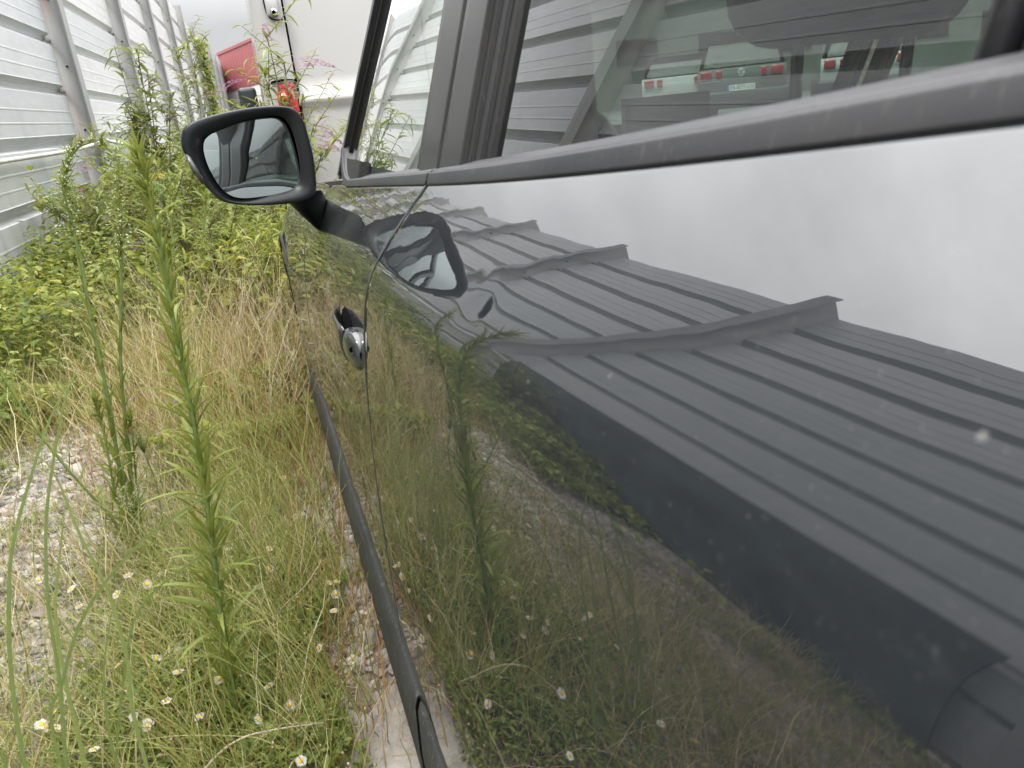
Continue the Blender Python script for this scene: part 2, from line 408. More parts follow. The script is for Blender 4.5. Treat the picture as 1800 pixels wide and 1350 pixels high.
# ------------------------------------------------------------------ red building and distant tree line
rb = thing('warehouse', 'dark red metal clad warehouse with a white base behind the fence end', 'warehouse', (0, 46, 0))
A = np.array([-1.85, 4.0]); B = np.array([7.5, -25.0]); d = (B - A); Lw = np.hypot(*d); d /= Lw; nrm = np.array([-d[1], d[0]])
def wallq(z0, z1, off, l0=0, l1=Lw):
    a = A + d * l0 - nrm * off; b = A + d * l1 - nrm * off
    return a, b, z0, z1
def prism(a, b, depth, z0, z1):
    c = b + nrm * depth; e = a + nrm * depth
    v = [(a[0], a[1], z0), (b[0], b[1], z0), (c[0], c[1], z0), (e[0], e[1], z0), (a[0], a[1], z1), (b[0], b[1], z1), (c[0], c[1], z1), (e[0], e[1], z1)]
    return v, [(0, 3, 2, 1), (4, 5, 6, 7), (0, 1, 5, 4), (1, 2, 6, 5), (2, 3, 7, 6), (3, 0, 4, 7)]
L1 = 12.0
mk('wall', *prism(A, A + d * L1, 14, 0, 3.5), M['white_clad'], rb, smooth=False)
mk('cladding', *prism(A - nrm * .03 - d * .03, A + d * L1 - nrm * .03, 14.1, 3.5, 5.52), M['red_clad'], rb, smooth=False)
rib = None
for i in range(24):
    p = A + d * (.3 + i * .48) - nrm * .04
    v = prism(p, p + d * .12, .03, 3.5, 5.5)
    mk('cladding_rib', *v, M['red_clad'], rb, smooth=False)
mk('roof_edge', *prism(A - nrm * .08 - d * .08, A + d * L1 - nrm * .08, .2, 5.52, 5.66), M['red_clad'], rb, smooth=False)

# ------------------------------------------------------------------ white van ahead
van = thing('white_van', 'tall white delivery van parked ahead, its back doors towards us', 'van', (0, 5, 0))
vx0, vx1, vz0, vz1 = .03, 2.05, .42, 2.62
def van_outline(z):
    """half-plan from the rear gap round the corner and along the side (x, y rel. to van rear)"""
    t = max(0, (z - 1.2) / 1.4); tx = .035 * t + .10 * max(0, t - .75) ** 2 * 4
    c = []
    for a in np.linspace(0, PI / 2, 9): c.append((vx0 + tx + .13 - .13 * math.sin(a), .07 - .07 * math.cos(a)))
    return [(.222, 0.0), (.19, 0.0)] + c + [(vx0 + tx - .01, .6), (vx0 + tx - .02, 2.0), (vx0 + tx, 4.6), (vx0 + tx + .05, 5.2)]
zs = [.42, .60, .80, .98, 1.02, 1.06, 1.12, 1.2, 1.6, 2.0, 2.3, 2.45, 2.55, 2.62]
P = []
for z in zs:
    ln = van_outline(z); dd = -.012 if 1.0 < z < 1.08 else 0
    P.append([(x + (dd if x < .1 else 0), y + (.0 if z < 2.4 else (z - 2.4) ** 2 * 1.5), z) for x, y in ln])
gridmesh('body_side', np.array(P), M['van'], van)
# rear doors: pressed panel with a step and crease
def van_door(xa, xb):
    P = []
    for z, dy in [(.45, .0), (.60, .0), (1.08, .0), (1.13, .0), (1.15, -.018), (1.175, -.022), (1.195, -.002), (1.3, .004), (2.2, .012), (2.4, .03), (2.55, .06)]:
        P.append([(x, dy, z) for x in np.linspace(xa, xb, 6)])
    P = np.array(P); P[:, 0, 1] += .02; P[:, -1, 1] += .02
    o = gridmesh('rear_door', P, M['van'], van); return o
van_door(.235, 1.04); van_door(1.052, 1.86)
mk('door_gap', *box((1.04, .045, 1.5), (1.66, .03, 2.2)), M['gap'], van, smooth=False)
P2 = np.array(P); P2[..., 0] = 2.09 - P2[..., 0]; gridmesh('body_side', P2, M['van'], van)
mk('roof', *box((1.045, 2.7, 2.63), (1.75, 5.1, .08)), M['van'], van); bevel(van.children[-1], .03)
mk('underbody', *box((1.045, 2.6, .40), (1.8, 5.0, .12)), M['gap'], van, smooth=False)
b = mk('rear_bumper', *box((1.045, -.03, .50), (1.92, .16, .20)), M['van_dark'], van); bevel(b, .03)
# tail lamp on the corner
for s, xc in ((1, 0), (-1, 2.09)):
    P = []
    for z, w in [(.80, .9), (.82, 1), (.95, 1), (1.1, 1), (1.2, .98), (1.262, .9), (1.275, .78)]:
        row = []
        for x, y in [(.215, -.012), (.16, -.016), (.11, -.004), (.075, .03), (.055, .09)]:
            xx = .215 - (.215 - x) * w; row.append((xc + s * xx, y, z))
        P.append(row)
    lo = gridmesh('tail_lamp', np.array(P), M['lamp_red'], van)
    mk('lamp_rim', *tube([(xc + s * x, y, z) for x, y, z in [(.055, .085, 1.27), (.09, .0, 1.285), (.15, -.012, 1.292), (.222, -.01, 1.288), (.224, -.01, 1.0), (.224, -.01, .79)]], .008, 6), M['gap'], van)
    mk('indicator_lens', *tube([(xc + s * x, y, z) for x, y, z in [(.10, -.010, 1.19), (.135, -.022, 1.20), (.165, -.024, 1.17)]], [.012, .03, .012], 8), M['lamp_orange'], lo)
# door hinge in its recess
hp = mk('hinge', *box((.165, -.018, 1.69), (.07, .03, .11)), M['van'], van); bevel(hp, .012)
mk('hinge_pin', *tube([(.170, -.030, 1.655), (.170, -.046, 1.655)], .020, 14), M['chrome'], van)
mk('hinge_pin_head', *tube([(.170, -.045, 1.655), (.170, -.050, 1.655)], .012, 12), M['gap'], van)
mk('hinge_edge', *tube(smooth_path([(.125, -.006, 1.76), (.127, -.008, 1.68), (.14, -.012, 1.635), (.17, -.014, 1.618), (.215, -.012, 1.616)], 16), .004, 6), M['gap'], van)
# side mirror
mb = mk('side_mirror', *box((-.13, 4.5, 1.30), (.20, .10, .42)), M['van_dark'], van); bevel(mb, .045, 4)
mk('mirror_arm', *tube([(-.05, 4.5, 1.15), (.06, 4.55, 1.10)], .03, 8), M['van_dark'], van)
for x, y in ((.13, .9), (1.96, .9), (.13, 4.6), (1.96, 4.6)):
    mk('wheel', *tube([(x - .11, y, .34), (x + .11, y, .34)], .34, 24), M['tyre'], van)
o = mk('number_plate', *box((1.05, -.12, .52), (.50, .01, .11)), M['plate'], van, smooth=False)
# ------------------------------------------------------------------ the dark grey car beside the camera
car = thing('parked_car', 'dark grey hatchback filling the view, weeds and metal fence mirrored in its glossy dusty doors', 'car', (.93, 1.0, 0))
car_inv = Vector((-.93, -1.0, 0))
def cp(o):
    """hang a mesh built in world coordinates under the car"""
    o.parent = car; o.location = car_inv; return o
def gm(name, P, mat, parent=None, **k):
    o = gridmesh(name, P, mat, None, **k)
    if parent is None: return cp(o)
    o.parent = parent; return o
def mm(name, vf, mat, parent=None, **k):
    o = mk(name, vf[0], vf[1], mat, None, **k)
    if parent is None: return cp(o)
    o.parent = parent; return o
BE = [.20, .26, .34, .415, .52, .60, .68, .753, .775, .790, .800, .810, .820, .830, .845, .870, .893, .915, .928]
BX = [.040, .043, .045, .046, .0475, .0512, .0570, .0655, .0692, .0723, .0748, .0777, .0812, .0859, .0954, .1158, .1362, .1565, .1688]
bs = nspline(BE, BX)
def zb(Y):
    d = np.asarray(Y, float) - .88
    return .922 - .062 * d + np.where(d < 0, .025 * d * d, 0)
def yaw(Y):
    d = np.asarray(Y, float) - .88
    return -.035 * d + np.where(d < 0, .013 * np.maximum(d, -1.2) ** 2, 0)
def flare(Y, e=.6):
    Y = np.asarray(Y, float)
    return -.020 * np.exp(-((Y - 2.72) / .42) ** 2) + np.where(Y > 2.95, .75 * (np.abs(Y - 2.95)) ** 2.2, 0) - .03 * np.exp(-((Y + .75) / .35) ** 2) + np.where(Y < -1.0, .5 * (np.abs(Y + 1.0)) ** 2, 0)
def ss(e):
    t = np.clip((np.asarray(e) - .45) / .37, 0, 1); return t * t * (3 - 2 * t)
DENT = [(.478, .8475, .019, .008, .0016), (.488, .855, .009, .010, -.0006), (.445, .836, .05, .010, -.0005), (.497, .843, .010, .006, .0005)]
def body(Y, e):
    Y = np.asarray(Y, float); e = np.asarray(e, float)
    x = bs(e) + yaw(Y) + flare(Y, e)
    for dy, de, sy, se, am in DENT: x = x + am * np.exp(-((Y - dy) / sy) ** 2 - ((e - de) / se) ** 2)
    z = e + (zb(Y) - .922) * ss(e)
    return np.stack([x, Y + 0 * e, z], -1)
def mir(P):
    P = np.array(P, float); P[..., 0] = 2 * (.93 + yaw(P[..., 1])) - P[..., 0]; return P
def panel(name, ya, yb, elo=None, nY=100, nE=120, lips=(True, True), mat=M['paint'], arch=None):
    ysn = np.linspace(ya, yb, nY); rows = []
    for y in ysn:
        lo = .30
        if arch is not None:
            for cy, cz, r in arch:
                if abs(y - cy) < r: lo = max(lo, cz + math.sqrt(r * r - (y - cy) ** 2))
        ev = np.linspace(lo, .928, nE); rows.append(body(np.full(nE, y), ev))
    P = np.array(rows)
    # roll the top edge over, the lower edge under
    top = P[:, -1:, :].copy(); t1 = top + [.005, 0, .0022]; t2 = top + [.012, 0, .001]; t3 = top + [.014, 0, -.012]
    bot = P[:, :1, :].copy(); b1 = bot + [.003, 0, -.003]; b2 = bot + [.016, 0, -.004]
    P = np.concatenate([b2, b1, P, t1, t2, t3], 1)
    L = [P]
    if lips[0]: a = P[:1].copy(); L = [a + [.016, -.0002, 0], a + [.0022, -.0006, 0]] + L
    if lips[1]: a = P[-1:].copy(); L = L + [a + [.0022, .0006, 0], a + [.016, .0002, 0]]
    return np.concatenate(L, 0)
G1, G2 = .8845, .8902
P_rd = panel('rear_door', -.105, G1); P_fd = panel('front_door', G2, 1.930)
ARF = [(2.74, .30, .365)]; ARR = [(-.62, .30, .365)]
P_ff = panel('front_wing', 1.934, 3.42, nY=140, arch=ARF); P_rq = panel('rear_wing', -1.35, -.109, nY=110, nE=60, arch=ARR)
for nm, P, lab in (('rear_door', P_rd, 'rear door with a small dent below the window line'), ('front_door', P_fd, None), ('front_wing', P_ff, None), ('rear_wing', P_rq, None)):
    o = gm(nm, P, M['paint']); 
    if lab: o['label'] = lab
    gm(nm, mir(P[::3, ::3]), M['paint_far'])
# dark shell behind the gaps
ysn = np.linspace(-1.25, 3.3, 60); P = np.array([body(np.full(24, y), np.linspace(.42, .915, 24)) + [.022, 0, -.004] for y in ysn])
gm('door_shell', P, M['inner'])
gm('door_shell', mir(P), M['inner'])

for ga, gb in ((G1 - .0006, G2 + .0010), (1.9292, 1.9350)):  # black strips laid almost flush over the gaps, their shade given as colour
    ev = np.linspace(.30, .928, 90); P = np.array([body(np.full(90, y), ev) + [.0003, 0, 0] for y in (ga, gb)]); gm('door_gap', P, M['gap'])
# belt mouldings (dark satin strip with a rubber lip at the glass)
TR = [(.012, -.006), (.0075, .000), (.0018, .0003), (.0004, .0010), (-.0003, .0022), (-.0002, .0030), (.0014, .0080), (.0031, .0131), (.0035, .0139), (.0043, .0147), (.0056, .0150), (.0066, .0144), (.0073, .0145), (.0081, .0157), (.0089, .0164), (.0170, .0184), (.0260, .0205), (.0282, .0214), (.0305, .0215), (.0330, .0202), (.038, .014)]
def belt(Y):
    return np.array([float(bs(.925) + yaw(Y) + flare(Y)), Y, float(zb(Y) + .003)])
def moulding(path, up=None):
    rows = []
    for p in path: rows.append([(p[0] + dx, p[1], p[2] + dz) for dx, dz in TR])
    return np.array(rows)
pr = [belt(y) for y in np.linspace(-.30, .884, 70)]; Pm = moulding(pr); Pm = np.concatenate([Pm, Pm[-1:] * 1], 0); Pm[-1] += [.012, 0, -.002]
gm('belt_moulding', Pm, M['trim']); gm('belt_moulding', mir(Pm), M['trim'])
# front door: the strip runs forward, then curls up along the windscreen pillar
def front_edge(z): return 1.800 - .80 * (z - .93)          # front edge of the front side glass
def G(Y, z):
    Y = np.asarray(Y, float); z = np.asarray(z, float)
    return .185 + .32 * (z - .946) - .10 * np.clip(z - 1.15, 0, 1) ** 2 + yaw(Y) + np.where(Y > 1.4, .05 * (np.abs(Y - 1.4)) ** 2, 0)
pf = []
for y in np.linspace(.8905, 1.66, 60): pf.append((belt(y), 0.0))
rows = [[(p[0] + dx, p[1], p[2] + dz) for dx, dz in TR] for p, _ in pf]
# curl: outer edge follows a larger radius than the glass edge
cb = belt(1.66)
for k in range(1, 22):
    t = k / 21; a = t * math.radians(52)
    R0, R1 = .20, .165
    row = []
    for j, (dx, dz) in enumerate(TR):
        r = .205 - dz * 1.15
        y = 1.66 + r * math.sin(a) * 1.0; zz = cb[2] - .0095 * t + .205 - r * math.cos(a) + (0.0)
        x = cb[0] + dx + float(yaw(y) - yaw(1.66)) + .32 * (zz - dz - cb[2]) * .9
        row.append((x, y, zz))
    rows.append(row)
lastrow = np.array(rows[-1])
for k in range(1, 14):
    s = k * .038; row = lastrow + np.array([.32 * s * .79, -.62 * s * 1.0 * 0 + s * -.62, s * .785]); 
    rows.append(row)
# keep only the curl itself: beyond it the pillar trim takes over
Pm2 = np.array([np.array(r, float) for r in rows[:60 + 21]])
gm('belt_moulding', Pm2, M['trim']); gm('belt_moulding', mir(Pm2), M['trim'])

ZR = 1.40                                                       # roof rail height
def gpatch(ya, yb, z0, z1, off=0.0, nz=30, ny=8):
    """ya, yb: functions of z or numbers; off > 0 = further inside the car"""
    rows = []
    for z in np.linspace(z0, z1, nz):
        a = ya(z) if callable(ya) else ya; b = yb(z) if callable(yb) else yb
        yy = np.linspace(a, b, ny); rows.append(np.stack([G(yy, np.full(ny, z)) + off, yy, np.full(ny, z)], -1))
    return np.array(rows)
def slab(name, ya, yb, z0, z1, off, thick, mat, nz=30, ny=8, both=True, label=None):
    P = gpatch(ya, yb, z0, z1, off, nz, ny); e0 = P[:, :1] + [thick, 0, 0]; e1 = P[:, -1:] + [thick, 0, 0]
    P = np.concatenate([e0, P, e1], 1); o = gm(name, P, mat)
    if label: o['label'] = label
    if both: gm(name, mir(P), mat)
    return o
zt = .938
slab('window_pillar_trim', 1.000, .8900, zt, ZR, -.001, .02, M['applique'], label='smooth black trim on the front door')
slab('window_pillar_trim', .8850, .792, zt, ZR, -.001, .02, M['applique'], label='smooth black trim on the rear door')
slab('window_channel', .7905, .775, zt, ZR, .003, .02, M['rubber'])
slab('window_channel', .773, .752, zt, ZR, .006, .02, M['rubber'])
slab('window_channel', .751, .733, zt, ZR, .010, .02, M['rubber'])
fe = front_edge
slab('window_channel', 1.50, lambda z: fe(z) + .03, .885, .932, .004, .02, M['rubber'])
slab('door_seal', .99, .80, zt, ZR, .025, .02, M['inner'], both=False)
fe = front_edge
slab('window_channel', lambda z: fe(z) - .004, lambda z: fe(z) + .022, .925, ZR, .008, .02, M['rubber'])
slab('door_frame', lambda z: fe(z) + .022, lambda z: fe(z) + .060, .892, ZR, -.004, .03, M['trim'])
slab('a_pillar', lambda z: fe(z) + .066, lambda z: fe(z) + .135, .88, ZR + .02, .004, .05, M['paint'])
slab('windscreen_seal', lambda z: fe(z) + .135, lambda z: fe(z) + .150, .88, ZR + .02, .008, .03, M['rubber'])
# side glass
P = gpatch(1.000, lambda z: fe(z) + .01, .925, ZR, .013, 30, 24); gm('front_window', P, M['glass_front']); gm('front_window', mir(P), M['glass_front'])
P = gpatch(.222, .745, .945, ZR, .016, 30, 24); gm('rear_window', P, M['glass_rear']); gm('rear_window', mir(P), M['glass_rear'])
# divider and quarter window behind it
slab('window_divider', .222, .196, .95, ZR, .010, .02, M['rubber'], ny=4)
mm('divider_strip', tube([(float(G(.209, z)) + .005, .209, z) for z in (.985, 1.1, 1.2, 1.3, 1.39)], .006, 6), M['chrome'] if False else M['trim'])
slab('quarter_trim', .196, -.02, .95, ZR, .004, .03, M['applique'])
P = gpatch(-.02, -.55, .95, 1.38, .016, 16, 10); gm('quarter_window', P, M['glass_rear']); gm('quarter_window', mir(P), M['glass_rear'])
slab('c_pillar', -.55, -1.10, .95, ZR, .0, .03, M['paint'])
# roof rail, roof
rr = []
for y in np.linspace(1.52, -1.10, 40):
    x = float(G(y, ZR)); rr.append([(x - .004, y, ZR - .045), (x - .006, y, ZR - .02), (x, y, ZR), (x + .02, y, ZR + .022), (x + .05, y, ZR + .034), (x + .06, y, ZR + .02)])
gm('roof_rail', np.array(rr), M['paint']); gm('roof_rail', mir(np.array(rr)), M['paint_far'])
rows = []
for y in np.linspace(1.50, -1.15, 30):
    x0 = float(G(y, ZR)) + .055; x1 = float(mir(np.array([x0, y, 0]))[0]); rows.append([(x0 + (x1 - x0) * u, y, ZR + .030 + .055 * math.sin(PI * u) - .02 * ((y - .3) / 1.4) ** 2) for u in np.linspace(0, 1, 16)])
gm('roof', np.array(rows), M['paint_far'])
gm('headlining', np.array(rows)[:, 1:-1] - [0, 0, .045], M['liner'])
# windscreen, bonnet, nose, tail
rows = []
for t in np.linspace(0, 1, 16):
    z = .90 + t * (ZR + .02 - .90); yb_ = float(fe(z) + .145); x0 = float(G(yb_, z)) + .01; x1 = float(mir(np.array([x0, yb_, 0]))[0])
    rows.append([(x0 + (x1 - x0) * u, yb_ + (.26 - .12 * t) * math.sin(PI * u) ** .8, z) for u in np.linspace(0, 1, 18)])
gm('windscreen', np.array(rows), M['windscreen'])
rows = []
for y in np.linspace(1.99, 3.42, 30):
    b = belt(y); x0 = b[0] + .012; x1 = float(mir(np.array([x0, y, 0]))[0]); zz = b[2] - .001
    rows.append([(x0 + (x1 - x0) * u, y + .12 * math.sin(PI * u) * ((y - 1.99) / 1.43), zz + .075 * math.sin(PI * u) ** .6 * (1 - .55 * ((y - 1.99) / 1.43) ** 2)) for u in np.linspace(0, 1, 20)])
gm('bonnet', np.array(rows), M['paint'])
fr = P_ff[-3]                                                   # front end of the wing -> nose
rows = []
for u in np.linspace(0, 1, 16):
    q = fr.copy(); m_ = mir(fr.copy()); r_ = q * (1 - u) + m_ * u; r_[:, 1] += .12 * math.sin(PI * u); rows.append(r_)
gm('front_bumper', np.array(rows), M['paint'])
rows = []
fr = P_rq[2]
for u in np.linspace(0, 1, 16):
    q = fr.copy(); m_ = mir(fr.copy()); r_ = q * (1 - u) + m_ * u; r_[:, 1] -= .10 * math.sin(PI * u); rows.append(r_)
gm('rear_bumper', np.array(rows), M['paint'])
rows = []
for t in np.linspace(0, 1, 10):
    z = .93 + t * .48; y = -1.36 + .24 * t; x0 = float(G(-1.1, z)) + .0; x1 = float(mir(np.array([x0, -1.1, 0]))[0])
    rows.append([(x0 + (x1 - x0) * u, y - .08 * math.sin(PI * u), z) for u in np.linspace(0, 1, 12)])
gm('rear_screen', np.array(rows), M['glass_rear'])
gm('floor', np.array([[(.12, -1.2, .24), (.12, 3.2, .24)], [(1.72, -1.2, .24), (1.68, 3.2, .24)]]), M['inner'])
gm('scuttle', np.array([[(.14, 1.75, .86), (.12, 2.15, .86)], [(1.70, 1.75, .86), (1.68, 2.15, .86)]]), M['inner'])

# sill cladding with the joint of the rear wheel-arch piece
CL = [(.012, .307), (.000, .304), (-.005, .297), (-.009, .285), (-.0145, .24), (-.0155, .20), (-.011, .175), (.0, .158), (.03, .150)]
def sill_rows(ya, yb, n, shift=lambda z: 0.0):
    rows = []
    for y in np.linspace(ya, yb, n):
        rows.append([(.044 + float(yaw(y)) + dx * 1.0, y + shift(z), z) for dx, z in CL])
    return np.array(rows)
sc = lambda z: .035 * math.tanh((z - .235) / .022) + .01
P = sill_rows(.735, 2.36, 60, lambda z: 0.0)
P[0, :, 1] += [sc(z) for z in [c[1] for c in CL]]; P[1, :, 1] += [sc(z) * .6 for z in [c[1] for c in CL]]
gm('sill_cladding', P, M['cladding']); gm('sill_cladding', mir(P), M['cladding'])
P = sill_rows(-.24, .726, 30); P[-1, :, 1] += [sc(z) for z in [c[1] for c in CL]]; P[-2, :, 1] += [sc(z) * .6 for z in [c[1] for c in CL]]
P[..., 0] += .0015
gm('sill_cladding', P, M['cladding'])
for nm, cy in (('front', 2.74), ('rear', -.62)):
    P = []
    for a in np.linspace(math.radians(0), math.radians(180), 40):
        row = []
        for r, dx in ((.374, .008), (.368, .002), (.360, .0005), (.350, .002), (.345, .03)):
            y = cy + r * math.cos(a); z = .30 + r * math.sin(a); row.append((float(bs(min(.9, max(.3, z))) + yaw(y) + flare(y)) + dx, y, z))
        P.append(row)
    P = np.array(P); gm('wheel_arch', P, M['cladding']); gm('wheel_arch', mir(P), M['cladding'])
    for side in (0, 1):
        xo = .06 + float(yaw(cy)) + float(flare(cy)) + .01
        w = gm('wheel', None or np.array([[(xo + dx, cy + r * math.cos(a), .31 + r * math.sin(a)) for dx, r in ((.02, .20), (.0, .215), (-.004, .25), (.004, .29), (.02, .308), (.10, .312), (.18, .308), (.2, .25), (.2, .2))] for a in np.linspace(0, 2 * PI, 40, endpoint=False)]) if side == 0 else mir(np.array([[(xo + dx, cy + r * math.cos(a), .31 + r * math.sin(a)) for dx, r in ((.02, .20), (.0, .215), (-.004, .25), (.004, .29), (.02, .308), (.10, .312), (.18, .308), (.2, .25), (.2, .2))] for a in np.linspace(0, 2 * PI, 40, endpoint=False)])), M['tyre'], cu=True)
        sp = []
        for q in range(5):
            a = q * 2 * PI / 5 + .3
            R = np.array([[1, 0, 0], [0, math.cos(a), -math.sin(a)], [0, math.sin(a), math.cos(a)]])
            v, f = box((0, .11, 0), (.03, .18, .05)); v = np.array(v) @ R.T + [xo + .03, cy, .31]; sp.append((v, f))
        sp.append(tube([(xo + .012, cy, .31), (xo + .05, cy, .31)], .05, 14)); ring = tube([(xo + .05, cy, .31), (xo + .14, cy, .31)], .205, 24, cap=True); sp.append(ring)
        v, f = join(sp)
        if side: v = mir(v)
        mk('rim', v, f, M['rim'], w, smooth=False)

# ---- door handle with its lock cover, pocket and strap
def bodyx(Y, z): return float(bs(z - (float(zb(Y)) - .922) * float(ss(z))) + yaw(Y) + flare(Y))
HS = .58
def HY(y): return .925 + (y - .925) * .76
hd = mm('door_handle', (lambda: (lambda P: (P.reshape(-1, 3), quads(*P.shape[:2], False, True)))(np.array([[(bodyx(HY(y), zc) - HS * (off + rx * math.cos(a) * (1 if math.cos(a) > 0 else .55)), HY(y), zc + rz * math.sin(a)) for a in np.linspace(0, 2 * PI, 20, endpoint=False)]
     for y, zc, off, rx, rz in [(1.010, .722, .018, .009, .022), (1.012, .722, .019, .011, .024), (1.03, .7225, .021, .012, .0245), (1.06, .723, .023, .0115, .0235), (1.10, .7235, .0235, .011, .022), (1.14, .7235, .0225, .010, .021), (1.175, .7235, .018, .0095, .020), (1.20, .723, .010, .009, .019), (1.215, .7225, .004, .006, .016), (1.222, .722, .001, .002, .010)]])))(), M['paint'])
P = np.array([[(bodyx(HY(y), .722) - HS * (off + rx * max(0, math.cos(a))) + (.02 if math.cos(a) < -.2 else 0), HY(y), .7215 + rz * math.sin(a)) for a in np.linspace(0, 2 * PI, 24, endpoint=False)]
    for y, off, rx, rz in [(.930, .001, .002, .005), (.932, .002, .006, .014), (.938, .003, .011, .020), (.950, .004, .016, .0245), (.970, .006, .019, .026), (.990, .0075, .020, .0255), (1.006, .008, .020, .025)]])
lk = gm('lock_cover', P, M['paint'], hd, cv=True)
mk('lock_cover_end', P[-1] + [0, .0005, 0], [tuple(range(24))], M['inner'], hd, smooth=False)
kx = bodyx(.95, .73)
mk('keyhole', *tube([(kx - .0100, .9380, .729), (kx - .004, .948, .729)], .0042, 10), M['gap'], hd)
mk('lock_barrel', *tube([(kx - .0102, .9382, .7255), (kx - .004, .948, .7255)], .0024, 10), M['chrome'], hd)
# pocket behind the strap: its shade as a flat dark patch on the door skin
P = []
for y in np.linspace(.995, 1.125, 20):
    t = (y - .995) / .13; hgt = .027 * math.sqrt(max(0, 1 - (2 * t - 1) ** 4)) + .001; row = []
    for s in np.linspace(-1, 1, 12):
        z = .7225 + s * hgt; row.append((bodyx(y, z) - .0012 , y, z))
    P.append(row)
gm('handle_pocket_shade', np.array(P), M['inner'], hd)
for y in (HY(1.008), HY(1.20)):
    mk('handle_gasket', *tube([(bodyx(y, .722) - .002, y, .722 + .022 * s) for s in (-1, -.5, 0, .5, 1)], .002, 6), M['rubber'], hd)

# ---- wing mirror
HO = np.array([(-0.147,1.478,1.001),(-0.139,1.479,1.021),(-0.120,1.482,1.032),(-0.080,1.488,1.041),(-0.021,1.497,1.047),(0.029,1.504,1.046),(0.055,1.509,1.039),(0.068,1.511,1.021),(0.073,1.511,0.987),(0.075,1.511,0.946),(0.070,1.511,0.892),(0.062,1.509,0.878),(0.037,1.506,0.872),(-0.016,1.498,0.873),(-0.065,1.490,0.880),(-0.096,1.486,0.889),(-0.112,1.483,0.903),(-0.125,1.481,0.925),(-0.137,1.479,0.956),(-0.146,1.478,0.983)])
GO = np.array([(-0.114,1.483,0.986),(-0.106,1.484,1.001),(-0.081,1.488,1.013),(-0.035,1.495,1.025),(0.016,1.502,1.030),(0.036,1.506,1.024),(0.047,1.507,1.000),(0.050,1.507,0.954),(0.046,1.507,0.918),(0.036,1.505,0.901),(0.015,1.502,0.894),(-0.043,1.494,0.891),(-0.080,1.488,0.896),(-0.100,1.485,0.914),(-0.111,1.483,0.943),(-0.115,1.483,0.966)])
def closed_smooth(P, n):
    k = len(P); out = []
    for u in np.linspace(0, k, n, endpoint=False):
        i = int(u); t = u - i; a, b, c, d = (P[(i + j) % k] for j in (-1, 0, 1, 2))
        out.append(.5 * ((2 * b) + (c - a) * t + (2 * a - 5 * b + 4 * c - d) * t * t + (3 * b - a - 3 * c + d) * t ** 3))
    return np.array(out)
def resample(P, n):
    Q = closed_smooth(P, 400); s = np.r_[0, np.cumsum(np.linalg.norm(np.diff(np.vstack([Q, Q[:1]]), axis=0), axis=1))]
    Q2 = np.vstack([Q, Q[:1]]); t = np.linspace(0, s[-1], n, endpoint=False); return np.stack([np.interp(t, s, Q2[:, i]) for i in range(3)], -1)
n = 72; H = resample(HO, n); Gl = resample(GO, n)
# start both rings at the same angle
def roll(P, c): a = np.arctan2(P[:, 2] - c[2], P[:, 0] - c[0]); i = int(np.argmin(np.abs(a - 2.6))); return np.roll(P, -i, 0)
hc = H.mean(0); H = roll(H, hc); Gl = roll(Gl, hc)
nr = np.array([-.15, 1, 0]); nr = nr / np.linalg.norm(nr)
rings = [Gl - nr * -.012, Gl * 1.0 + nr * .004]
lipo = H + (hc - H) * .035
rings += [Gl + (H - Gl) * .55 - nr * .000, lipo - nr * .003, H + (hc - H) * .008 - nr * .0, H + nr * .010, H + (hc - H) * .02 + nr * .030]
bc = hc + nr * .055 + [.012, 0, -.004]
for s, dep in ((.94, .050), (.86, .070), (.72, .088), (.52, .102), (.28, .110), (.04, .113)):
    c = hc + (bc - hc) * (dep / .11); rings.append(c + (H - hc) * [s, s, s] + nr * (dep - .055 * (dep / .11)))
mirror_o = gm('wing_mirror', np.array(rings), M['housing'], cv=True)
# glass: gently convex, turned toward the driver
gc = Gl.mean(0); gn = np.array([.27, -.963, .075]); gn /= np.linalg.norm(gn)
rg = []
for s in (1.0, .8, .6, .4, .2, .02):
    q = gc + (Gl - gc) * s * 1.01 + nr * .008
    d0 = (q - gc) @ gn; q = q - gn * (d0[:, None] - 0) * 1.0 + gn * (-.0); q = q + nr * .008 - gn * (-(1 - s * s)) * .0022
    rg.append(q)
gm('mirror_glass', np.array(rg), M['mirror'], mirror_o, cv=True)
IN = np.array([(-0.1465,1.477,0.982),(-0.1375,1.4745,0.976),(-0.1295,1.4755,0.952),(-0.1225,1.477,0.930),(-0.1285,1.478,0.926),(-0.1395,1.4775,0.951)])
P = np.array([IN[[0, 5, 4]], IN[[1, 2, 3]]]); P = np.array([IN[[0, 1]], IN[[5, 2]], IN[[4, 3]]])
io = gm('indicator_lens', P, M['lens'], mirror_o); sm = io.modifiers.new('s', 'SOLIDIFY'); sm.thickness = .003; sm.offset = 0
# foot of the mirror, tapering into the door skin
rows = []
top = [(.000, 1.545, .882), (.040, 1.53, .886), (.082, 1.56, .886), (.086, 1.62, .880), (.05, 1.63, .872), (.010, 1.60, .874)]
foot = [(.060, 1.68, .787), (.082, 1.74, .815), (.100, 1.86, .838), (.112, 1.95, .838), (.100, 2.0, .81), (.078, 1.86, .787)]
for t in np.linspace(0, 1, 14):
    w = t * t * (3 - 2 * t); rows.append([tuple(np.array(a) * (1 - w) + np.array(b_) * w + np.array([.012, 0, -.020]) * math.sin(PI * t) * (1 if i in (0, 5) else .2)) for i, (a, b_) in enumerate(zip(top, foot))])
ar = gm('mirror_arm', np.array(rows), M['housing'], mirror_o, cv=True); sb = ar.modifiers.new('s', 'SUBSURF'); sb.levels = 2; sb.render_levels = 2

